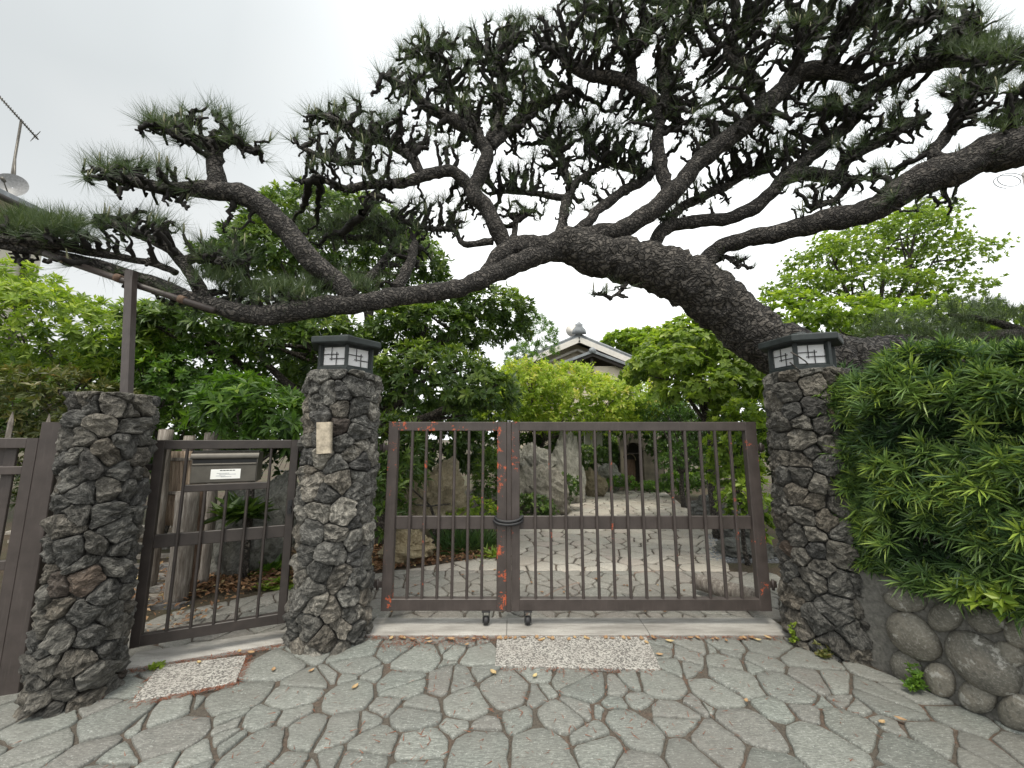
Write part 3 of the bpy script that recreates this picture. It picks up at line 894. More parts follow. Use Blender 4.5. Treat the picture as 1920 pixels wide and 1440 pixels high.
# ---------------------------------------------------------------- cobble retaining wall at the right
cw = empty('cobble_wall', WA, 'low retaining wall of round grey river cobbles under the hedge', 'wall')
def WW(s, z, d=0): return WA + WD * s + UP * z + WN * d
WL, WH = 3.4, .60
V, F = [], []
ns, nz = 60, 10
for i in range(ns + 1):
    for j in range(nz + 1):
        s, z = (WL + .24) * i / ns - .24, WH * j / nz
        V.append(WW(s, z + (.03 * mn.noise(Vector((s * 3, 5, 1))) if j == nz else 0), .018 * mn.noise(Vector((s * 9, z * 9, 3))) - .01))
for i in range(ns):
    for j in range(nz):
        a = i * (nz + 1) + j
        F.append((a, a + 1, a + nz + 2, a + nz + 1))
k0 = len(V)
for i in range(ns + 1): V.append(WW((WL + .24) * i / ns - .24, WH + .01, -.45))
for i in range(ns): F.append((i * (nz + 1) + nz, k0 + i, k0 + i + 1, (i + 1) * (nz + 1) + nz))
mk('mortar', V, F, M['wall_mortar'], cw)
def cobble(cs, cz, ax, bx, ang, seed):
    n, m = 22, 9
    V, F = [], []
    u = np.array([math.cos(ang), math.sin(ang)]); w = np.array([-u[1], u[0]])
    dep = min(.5 * (ax + bx) * .55, .085)
    for i in range(m):
        ph = math.pi / 2 * i / (m - 1) * 1.15 - .24
        for j in range(n):
            th = 2 * math.pi * j / n
            q = 1 + .07 * mn.noise(Vector((math.cos(th) * 1.2, math.sin(th) * 1.2, seed * 4.1)))
            x, y = ax * q * math.cos(th) * math.cos(ph) ** .8, bx * q * math.sin(th) * math.cos(ph) ** .8
            p = u * x + w * y
            z = cz + p[1]
            V.append(WW(cs + p[0], max(z, -.02), dep * math.sin(ph) + .006 * mn.noise(Vector((p[0] * 12, p[1] * 12, seed)))))
    for i in range(m - 1):
        for j in range(n):
            F.append((i * n + j, i * n + (j + 1) % n, (i + 1) * n + (j + 1) % n, (i + 1) * n + j))
    F.append(tuple(range((m - 1) * n, m * n)))
    mk('cobble', V, F, M['cobble'], cw)
placed = []
for k, (x, y, a, b_, an) in enumerate(((215, 245, 150, 75, 12), (270, 500, 222, 118, 42), (500, 365, 122, 100, -10), (800, 390, 135, 88, 10), (1030, 480, 108, 98, 40),
        (760, 690, 325, 140, 38), (950, 630, 122, 72, 30), (220, 720, 122, 92, 50), (460, 810, 128, 92, 55), (730, 930, 132, 108, 30), (1010, 1040, 130, 118, 40))):
    sc = 280 / 1061
    def sz(px, py):
        h = plane_hit(1640 + px * sc, 1060 + py * sc, WA, WN); return np.array([np.dot(h - WA, WD), h[2]])
    c = sz(x, y); e = R(an)
    va = sz(x + a * math.cos(e), y + a * math.sin(e)) - c; vb = sz(x - b_ * math.sin(e), y + b_ * math.cos(e)) - c
    J = np.stack([va, vb], 1); Uq, Sq, _ = np.linalg.svd(J)
    cobble(c[0], c[1], Sq[0] * 1.08, Sq[1] * 1.10, math.atan2(Uq[1, 0], Uq[0, 0]), k + 1)
    placed.append((c[0], c[1], max(Sq)))
smax = max(p[0] + .5 * p[2] for p in placed)
for k, q in enumerate(poisson(smax + .06, WL - .1, .06, WH - .06, .155, 800, seed=9)):
    cobble(q[0], q[1], .095 + .03 * random.random(), .066, random.uniform(-.9, .2), 30 + k)
# ---------------------------------------------------------------- foliage
def ortho(A):
    ref = np.where(np.abs(A[:, 2:3]) < .9, np.array([[0, 0, 1.0]]), np.array([[1.0, 0, 0]]))
    u = nrm(np.cross(A, ref)); return u, np.cross(A, u)
def leaf_mesh(C, A, k, L, W, incl=(30, 80), lv=.25, droop=.15, needle=False, tone=None, spread=0.0, g=rng):
    """k leaves round each shoot C with axis A; returns verts, faces, tone"""
    N = len(C)
    U, Vv = ortho(A)
    az = (np.arange(k)[None, :] * 2.399 + g.uniform(0, 6.28, (N, 1))) + g.normal(0, .25, (N, k))
    inc = np.radians(g.uniform(incl[0], incl[1], (N, k)))
    rad = np.cos(az)[..., None] * U[:, None] + np.sin(az)[..., None] * Vv[:, None]
    D = nrm(np.cos(inc)[..., None] * A[:, None] + np.sin(inc)[..., None] * rad)
    D[..., 2] -= droop * g.random((N, k)); D = nrm(D)
    S = nrm(np.cross(D, A[:, None] + 1e-3)); Nn = np.cross(S, D)
    LL = L * (1 + g.uniform(-lv, lv, (N, k)))[..., None]; WW_ = (W if np.isscalar(W) else W) * LL / L
    base = C[:, None] + A[:, None] * (g.uniform(-.5, .5, (N, k, 1)) * spread)
    if needle:
        V = np.stack([base - S * WW_ / 2, base + S * WW_ / 2, base + D * LL], 2).reshape(-1, 3)
        F = np.arange(len(V)).reshape(-1, 3)
        m = 3
    else:
        mid = base + D * LL * .5
        V = np.stack([base, mid + S * WW_ / 2 + Nn * WW_ * .18, base + D * LL - UP * LL * .08, mid - S * WW_ / 2 + Nn * WW_ * .18], 2).reshape(-1, 3)
        q = np.arange(N * k)[:, None] * 4
        F = np.concatenate([q + [0, 1, 2], q + [0, 2, 3]], 1).reshape(-1, 3)
        m = 4
    tn = g.normal(0, .10, (N, k)) + (np.asarray(tone)[:, None] if tone is not None else g.normal(.45, .16, (N, 1)))
    return V, F, np.repeat(np.clip(tn, 0, 1).ravel(), m)
def crown_points(blobs, dens, g=rng, low=-.55, bump=.22, shell=.13):
    """shoots over the outside of a set of ellipsoids (centre, radii)"""
    Cs, As, Ts = [], [], []
    for bi, (c, r) in enumerate(blobs):
        c, r = np.array(c, float), np.array(r, float)
        a = 4 * math.pi * ((r[0] * r[1]) ** 1.6 / 3 + (r[0] * r[2]) ** 1.6 / 3 + (r[1] * r[2]) ** 1.6 / 3) ** (1 / 1.6)
        n = int(a * dens)
        d = nrm(g.normal(size=(n, 3)))
        d = d[(d[:, 2] > low) | (g.random(n) < .15)]
        nz = np.array([mn.noise(Vector(x * 2.6 + bi * 7.3)) + .5 * mn.noise(Vector(x * 6 + bi * 3.1)) for x in d])
        rr = 1 + bump * nz - np.abs(g.normal(0, shell, len(d)))
        p = c + d * r * rr[:, None]
        nl = nrm(d / r)
        ok = np.ones(len(p), bool)
        for bj, (c2, r2) in enumerate(blobs):
            if bj != bi: ok &= np.sum(((p - c2) / (np.array(r2) * .78)) ** 2, 1) > 1
        ok &= nz > -.62
        Cs.append(p[ok]); As.append(nrm(nl[ok] * .8 + np.array([0, 0, .45]) + g.normal(0, .3, (ok.sum(), 3))))
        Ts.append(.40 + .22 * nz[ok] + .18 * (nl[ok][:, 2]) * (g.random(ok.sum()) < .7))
    return np.vstack(Cs), np.vstack(As), np.concatenate(Ts)
def pxblob(px, py, rx, ry, Y, dy=None):
    c = P(px, py, Y); t = Y / ray(px, py)[1]
    return c, (rx / FPX * t, dy if dy else rx / FPX * t * .8, ry / FPX * t)
def limbs(base, blobs, r0, mat, root, name='trunk', lean=.15, g=rng):
    b = np.array(base, float)
    cs = [np.array(c) for c, r in blobs]
    mean = np.mean(cs, 0)
    fork = b * .45 + np.array([mean[0], mean[1], mean[2]]) * .55
    fork[2] = b[2] + (min(c[2] for c in cs) - b[2]) * .75
    mid = (b + fork) / 2 + np.append(g.normal(0, lean * .4, 2), 0)
    mb = MB()
    mb.add(*tube(spline([np.append(b, r0 * 1.25), np.append(mid, r0), np.append(fork, r0 * .8)], .12)[:, :3], np.linspace(r0 * 1.25, r0 * .75, len(spline([np.append(b, 1), np.append(mid, 1), np.append(fork, 1)], .12))), 10, .18, 9))
    for c, r in blobs:
        m = (fork + c) / 2 + g.normal(0, lean * .5, 3) - np.array([0, 0, .05])
        e = c + np.array([0, 0, r[2] * .3])
        pt = spline([fork, m, e], .12)
        mb.add(*tube(pt, np.linspace(r0 * .62, r0 * .14, len(pt)), 7, .2, 12))
        for _ in range(4):
            q = pt[int(len(pt) * g.uniform(.45, .9))]; e2 = c + nrm(g.normal(size=3)) * np.array(r) * .8
            p2 = spline([q, (q + e2) / 2 + g.normal(0, .06, 3), e2], .12)
            mb.add(*tube(p2, np.linspace(r0 * .25, r0 * .06, len(p2)), 5))
    return mb.build(name, mat, root, True)
def plant(name, label, cat, blobs, dens, k, L, W, mat, base=None, r0=.05, bark=None, group=None, incl=(25, 85), low=-.55, bump=.22, shell=.13, tshift=0.0, crown='crown', droop=.15, seed=None, spread=0.0):
    g = np.random.default_rng(seed if seed is not None else len(label) * 31 + len(blobs))
    if base is None:
        m = np.mean([c for c, r in blobs], 0); base = (m[0], m[1], 0)
    root = empty(name, base, label, cat, group)
    limbs(base, blobs, r0, bark or M['bark_grey'], root, 'trunk', g=g)
    C, A, T = crown_points(blobs, dens, g, low, bump, shell)
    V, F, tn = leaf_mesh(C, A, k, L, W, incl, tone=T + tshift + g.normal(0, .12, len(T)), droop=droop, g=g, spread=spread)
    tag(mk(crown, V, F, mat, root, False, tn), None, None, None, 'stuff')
    return root
M['bark_grey'] = bark_material('grey_brown_bark', (.03, .026, .022), (.085, .072, .06), (.16, .14, .12), 1.2)
M['leaf_dark'] = leaf_material('glossy_dark_leaf', (.022, .046, .014), (.072, .130, .030), (.175, .255, .052), .32, .36, (.30, .38, .08))
M['leaf_mid'] = leaf_material('mid_green_leaf', (.028, .066, .016), (.095, .19, .030), (.20, .33, .05), .38, .4, (.33, .44, .08))
M['leaf_bright'] = leaf_material('fresh_bright_leaf', (.06, .115, .020), (.225, .325, .050), (.40, .48, .08), .42, .42, (.55, .57, .14))
M['leaf_gold'] = leaf_material('yellow_green_leaf', (.06, .115, .02), (.24, .345, .045), (.44, .52, .08), .45, .42, (.62, .55, .16))
M['leaf_red'] = leaf_material('bronze_tipped_leaf', (.028, .045, .013), (.095, .115, .03), (.20, .17, .06), .3, .42, (.32, .20, .09))
M['leaf_podo'] = leaf_material('podocarp_leaf', (.018, .042, .020), (.070, .132, .045), (.18, .28, .065), .22, .38, (.34, .45, .085))
M['needle'] = leaf_material('pine_needle', (.030, .052, .026), (.070, .105, .050), (.125, .165, .075), .25, .5, (.18, .22, .10))
M['leaf_grass'] = leaf_material('grass_blade', (.02, .05, .016), (.06, .12, .035), (.14, .22, .06), .2, .4)

# clipped podocarp hedge on the cobble wall
hd = empty('clipped_hedge', WW(1.2, WH, -.35), 'tall clipped podocarp hedge with narrow leaves above the cobble wall', 'hedge')
g = np.random.default_rng(21)
HC, HA, HT = [], [], []
H0, H1 = -.36, 3.2
def htop(s): return 2.05 - .20 * min(max(s, 0), 1.2)
def hshoot(s, z, d, ax, tone): HC.append(WW(s, z, d)); HA.append(ax); HT.append(tone)
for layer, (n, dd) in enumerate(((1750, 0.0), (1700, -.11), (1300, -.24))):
    for _ in range(n):
        s = H0 + (H1 - H0) * g.random() ** 1.5
        z = g.uniform(.615, htop(s) + .01)
        bulge = .10 * mn.noise(Vector((s * 2.2, z * 2.2, 4))) + .06 * mn.noise(Vector((s * 5.5, z * 5.5, 9)))
        if layer == 0 and mn.noise(Vector((s * 4.2, z * 4.2, 17))) < -.22: continue
        edge = -.10 * max(0, (z - htop(s) + .15) / .16) ** 2 - .10 * max(0, (.80 - z) / .25) ** 2
        d = .085 + bulge + edge + dd + g.normal(0, .03)
        if s < 0: d = d * .6 - .07
        if s < .10 and z > 1.92: continue
        ax = nrm(WN * .8 + UP * g.uniform(.25, .95) + g.normal(0, .38, 3))
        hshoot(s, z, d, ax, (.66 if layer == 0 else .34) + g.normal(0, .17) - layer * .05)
for _ in range(1500):                                # flat top and the end by the pillar
    s = H0 + (H1 - H0) * g.random() ** 1.4
    d = g.uniform(-.75, .05)
    if s < .16: continue
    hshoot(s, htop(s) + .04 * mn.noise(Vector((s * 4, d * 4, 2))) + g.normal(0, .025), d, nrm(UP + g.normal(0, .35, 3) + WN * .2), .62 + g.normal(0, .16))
for _ in range(500):
    z = g.uniform(.6, 2.05); d = g.uniform(-.7, .05)
    hshoot(H0 - .03 + g.normal(0, .03), z, d, nrm(-WD + g.normal(0, .4, 3) + UP * .3), .4 + g.normal(0, .15))
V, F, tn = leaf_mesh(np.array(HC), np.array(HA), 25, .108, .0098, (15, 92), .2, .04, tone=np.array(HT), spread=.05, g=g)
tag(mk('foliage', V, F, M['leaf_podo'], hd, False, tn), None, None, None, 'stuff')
mbs = MB()
for k in range(16):
    s = -.35 + k * .22 + g.normal(0, .05); d0 = -.28 + g.normal(0, .05)
    p = [WW(s, WH - .1, d0), WW(s + g.normal(0, .05), 1.1, d0 + g.normal(0, .05)), WW(s + g.normal(0, .08), 1.95, d0 + g.normal(0, .08))]
    pt = spline(p, .1); mbs.add(*tube(pt, np.linspace(.022, .009, len(pt)), 7, .2, 20))
    for _ in range(14):
        q = pt[g.integers(2, len(pt))]; e = q + WN * g.uniform(.12, .32) + WD * g.normal(0, .15) + UP * g.uniform(0, .2)
        mbs.add(*tube(spline([q, (q + e) / 2 + g.normal(0, .02, 3), e], .06), .005, 5))
mbs.build('stems', M['bark_grey'], hd, True)

# glossy broadleaf seedling that pokes out under the hedge
pc = plane_hit(1885, 1110, WA, WN) + WN * .10
sd = empty('broadleaf_seedling', pc, 'young plant with broad glossy leaves poking out under the hedge', 'plant')
g = np.random.default_rng(5)
C = pc + g.normal(0, 1, (16, 3)) * [.05, .05, .035]
A = nrm(g.normal(0, .5, (16, 3)) + UP + WN * .6)
V, F, tn = leaf_mesh(C, A, 5, .07, .036, (35, 85), tone=np.full(16, .6), g=g)
mk('leaves', V, F, M['leaf_bright'], sd, False, tn)
mbs = MB()
for c in C: mbs.add(*tube([pc - WN * .12 - UP * .04, (pc + c) / 2, c], .004, 5))
mbs.build('stem', M['bark_grey'], sd, True)

# clipped evergreen with layered dark crowns
EV = [pxblob(*b) for b in ((620, 455, 175, 75, 6.6, 1.2), (520, 500, 110, 60, 6.2, 1.0), (720, 500, 120, 60, 6.8, 1.0), (880, 600, 125, 55, 6.6, 1.0), (800, 625, 110, 40, 6.2, .9),
      (430, 625, 150, 48, 5.4, .9), (560, 635, 120, 55, 5.4, .8), (340, 610, 80, 30, 5.2, .6), (810, 720, 125, 70, 5.6, .8), (900, 745, 75, 45, 5.5, .6), (640, 700, 95, 60, 6.2, .7))]
plant('evergreen_tree', 'large dark evergreen tree clipped into layers behind the pale pillar', 'tree', EV, 105, 9, .115, .038, M['leaf_dark'], (-1.75, 5.7, 0), .16, incl=(35, 88), tshift=.15, seed=3)
# the fresher greens to its left
plant('shrub', 'bright green feathery shrub behind the brown fence', 'shrub', [pxblob(*b) for b in ((70, 610, 110, 75, 4.6, .6), (190, 640, 110, 60, 4.9, .6), (10, 540, 80, 50, 4.8, .6), (110, 690, 110, 40, 4.8, .5), (250, 610, 60, 45, 5.2, .5))], 95, 8, .10, .030, M['leaf_bright'], r0=.03, incl=(40, 88), seed=4)
plant('shrub', 'bronze tipped shrub between the fence and the slim pillar', 'shrub', [pxblob(*b) for b in ((110, 745, 95, 55, 4.2, .45), (20, 770, 80, 60, 4.1, .45), (190, 770, 60, 50, 4.3, .4), (110, 860, 120, 90, 4.3, .4))], 110, 8, .085, .026, M['leaf_red'], r0=.025, seed=5)
plant('shrub', 'mid green leafy hedge shrub right behind the slim pillar', 'shrub', [pxblob(*b) for b in ((330, 720, 90, 75, 5.0, .5), (250, 680, 70, 60, 5.2, .5), (400, 690, 80, 60, 5.3, .5), (330, 820, 100, 80, 5.1, .4))], 100, 8, .09, .034, M['leaf_mid'], r0=.03, seed=6)
plant('shrub', 'low rhododendron like shrub with star shaped leaf clusters above the small gate', 'shrub', [pxblob(*b) for b in ((480, 770, 95, 58, 4.3, .5), (540, 800, 60, 50, 4.2, .4), (440, 740, 60, 40, 4.5, .4))], 75, 9, .135, .036, M['leaf_mid'], r0=.03, incl=(50, 88), seed=7)
# middle of the garden
plant('shrub', 'loose bright green shrub with yellow shoot tips below the tiled roof', 'shrub', [pxblob(*b) for b in ((1080, 755, 130, 50, 9.8, 1.2), (985, 735, 90, 55, 9.6, 1.1), (1160, 755, 90, 45, 9.7, 1.1), (1040, 715, 80, 30, 10.2, 1.0), (950, 770, 70, 40, 9.3, .9), (1090, 790, 130, 28, 9.8, 1.0))], 70, 10, .10, .046, M['leaf_gold'], (.3, 9.9, 0), r0=.05, shell=.2, bump=.35, incl=(30, 88), seed=8, spread=.22, tshift=.2)
plant('shrub', 'pale soft green conifer shrub left of the tiled roof', 'shrub', [pxblob(*b) for b in ((1010, 640, 34, 50, 10.5, .5), (985, 680, 40, 40, 10.3, .5))], 70, 16, .13, .012, M['leaf_mid'], r0=.04, incl=(10, 70), tshift=.1, seed=9)
plant('maple_tree', 'bright green maple like tree under the leaning pine trunk', 'tree', [pxblob(*b) for b in ((1300, 660, 105, 50, 6.2, .8), (1245, 690, 70, 40, 6.0, .7), (1370, 700, 75, 55, 5.8, .7), (1300, 620, 60, 30, 6.4, .6), (1330, 735, 95, 35, 5.6, .6), (1400, 660, 60, 45, 6.0, .6))], 95, 7, .098, .058, M['leaf_bright'], r0=.06, incl=(60, 95), tshift=-.02, shell=.2, bump=.3, seed=10)
plant('shrub', 'dark clipped topiary of small round pads behind the gate', 'shrub', [pxblob(*b) for b in ((1250, 775, 42, 28, 8.6, .6), (1300, 770, 40, 26, 8.5, .6), (1220, 765, 30, 20, 8.9, .5), (1270, 740, 50, 22, 9.0, .6), (1290, 850, 32, 22, 8.4, .5), (1258, 868, 24, 18, 8.4, .4), (1330, 800, 45, 35, 8.2, .5))], 210, 7, .06, .016, M['leaf_mid'], r0=.05, bump=.06, shell=.05, tshift=-.12, seed=11)
plant('shrub', 'yellow green leafy shrub just inside the gate by the hedge side pillar', 'shrub', [pxblob(*b) for b in ((1375, 870, 42, 75, 4.9, .4), (1400, 800, 40, 50, 4.7, .4), (1370, 780, 30, 40, 5.2, .4), (1400, 950, 35, 60, 4.5, .35))], 130, 8, .075, .036, M['leaf_gold'], r0=.025, shell=.2, bump=.3, tshift=-.1, seed=12)
# right side
plant('tall_tree', 'tall yellow green tree with fine open branches behind the hedge', 'tree', [pxblob(*b) for b in ((1660, 455, 110, 50, 9.5, 1.2), (1560, 490, 80, 40, 9.3, 1.0), (1760, 490, 75, 42, 9.4, 1.0), (1720, 420, 60, 32, 9.6, .8), (1500, 545, 60, 30, 9.0, .8), (1620, 540, 120, 28, 9.2, .9), (1780, 550, 60, 25, 9.2, .7))], 85, 8, .085, .04, M['leaf_bright'], (8.4, 9.4, 0), .12, shell=.22, bump=.4, low=-.3, tshift=-.02, seed=13)
plant('shrub', 'sunny shrub with reddish flecks between the lantern and the tall tree', 'shrub', [pxblob(*b) for b in ((1560, 610, 105, 45, 6.2, .8), (1680, 610, 110, 45, 6.4, .8), (1800, 620, 90, 45, 6.3, .8), (1460, 600, 60, 55, 6.8, .7))], 70, 8, .10, .045, M['leaf_gold'], r0=.05, shell=.2, bump=.3, tshift=-.08, seed=14)
# far trees over the roof and a dense background planting
for i, b in enumerate(((1165, 655, 45, 28, 30, 3), (1215, 652, 45, 30, 32, 3), (1265, 665, 60, 40, 31, 3))):
    plant('distant_tree', 'round distant tree showing above the tiled roof', 'tree', [pxblob(*b)], 7, 8, .42, .30, M['leaf_gold'], r0=.2, group='distant trees over the roof', tshift=-.1, seed=20 + i)
bgl = ['behind the pale outbuilding', 'behind the arched doorway', 'far left above the bronze tipped shrub', 'behind the bright feathery shrub', 'behind the small gate', 'behind the pale pillar', 'behind the tan rock', 'behind the grey boulders', 'beside the arched doorway', 'behind the yellow green shrub', 'behind the hedge', 'beyond the end of the hedge']
for i, (px, py, rx, ry, Y) in enumerate(((1120, 840, 75, 55, 13.8), (1225, 815, 80, 70, 14.2), (-40, 760, 160, 110, 7.5), (150, 760, 150, 110, 7.5), (330, 800, 150, 110, 7.0), (560, 800, 140, 120, 7.2), (780, 830, 130, 85, 8.5), (960, 845, 120, 65, 10.5), (1330, 855, 70, 70, 12.4), (1420, 800, 110, 110, 8.5), (1600, 760, 150, 130, 7.5), (1850, 740, 170, 140, 7.0))):
    plant('background_shrub', 'dense dark green shrub ' + bgl[i], 'shrub', [pxblob(px, py, rx, ry, Y, .7), pxblob(px + rx * .4, py - ry * .35, rx * .6, ry * .5, Y + .4, .6)], 90 if i < 2 else 46, 9, .15, .06, M['leaf_dark'], r0=.05, tshift=-.05, group='dark shrubs filling the garden', seed=40 + i)
# ---------------------------------------------------------------- the great trained pine
M['pine_trunk'] = bark_material('plated_pine_bark', (.008, .007, .006), (.060, .053, .046), (.16, .144, .127), .95)
M['pine_bark'] = bark_material('scaly_pine_bark', (.010, .009, .008), (.052, .046, .041), (.14, .126, .112), 1.3)
M['pine_twig'] = simple('dark_pine_twig', (.016, .014, .0125), .95, 0, 70, .5, .5, .006)
M['candle'] = simple('pine_candle', (.17, .17, .10), .8, 0, 60, .3, 0)
pine = empty('pine_tree', (4.55, 4.6, 0), 'huge old pine leaning over the gates with twisted spreading branches', 'tree')
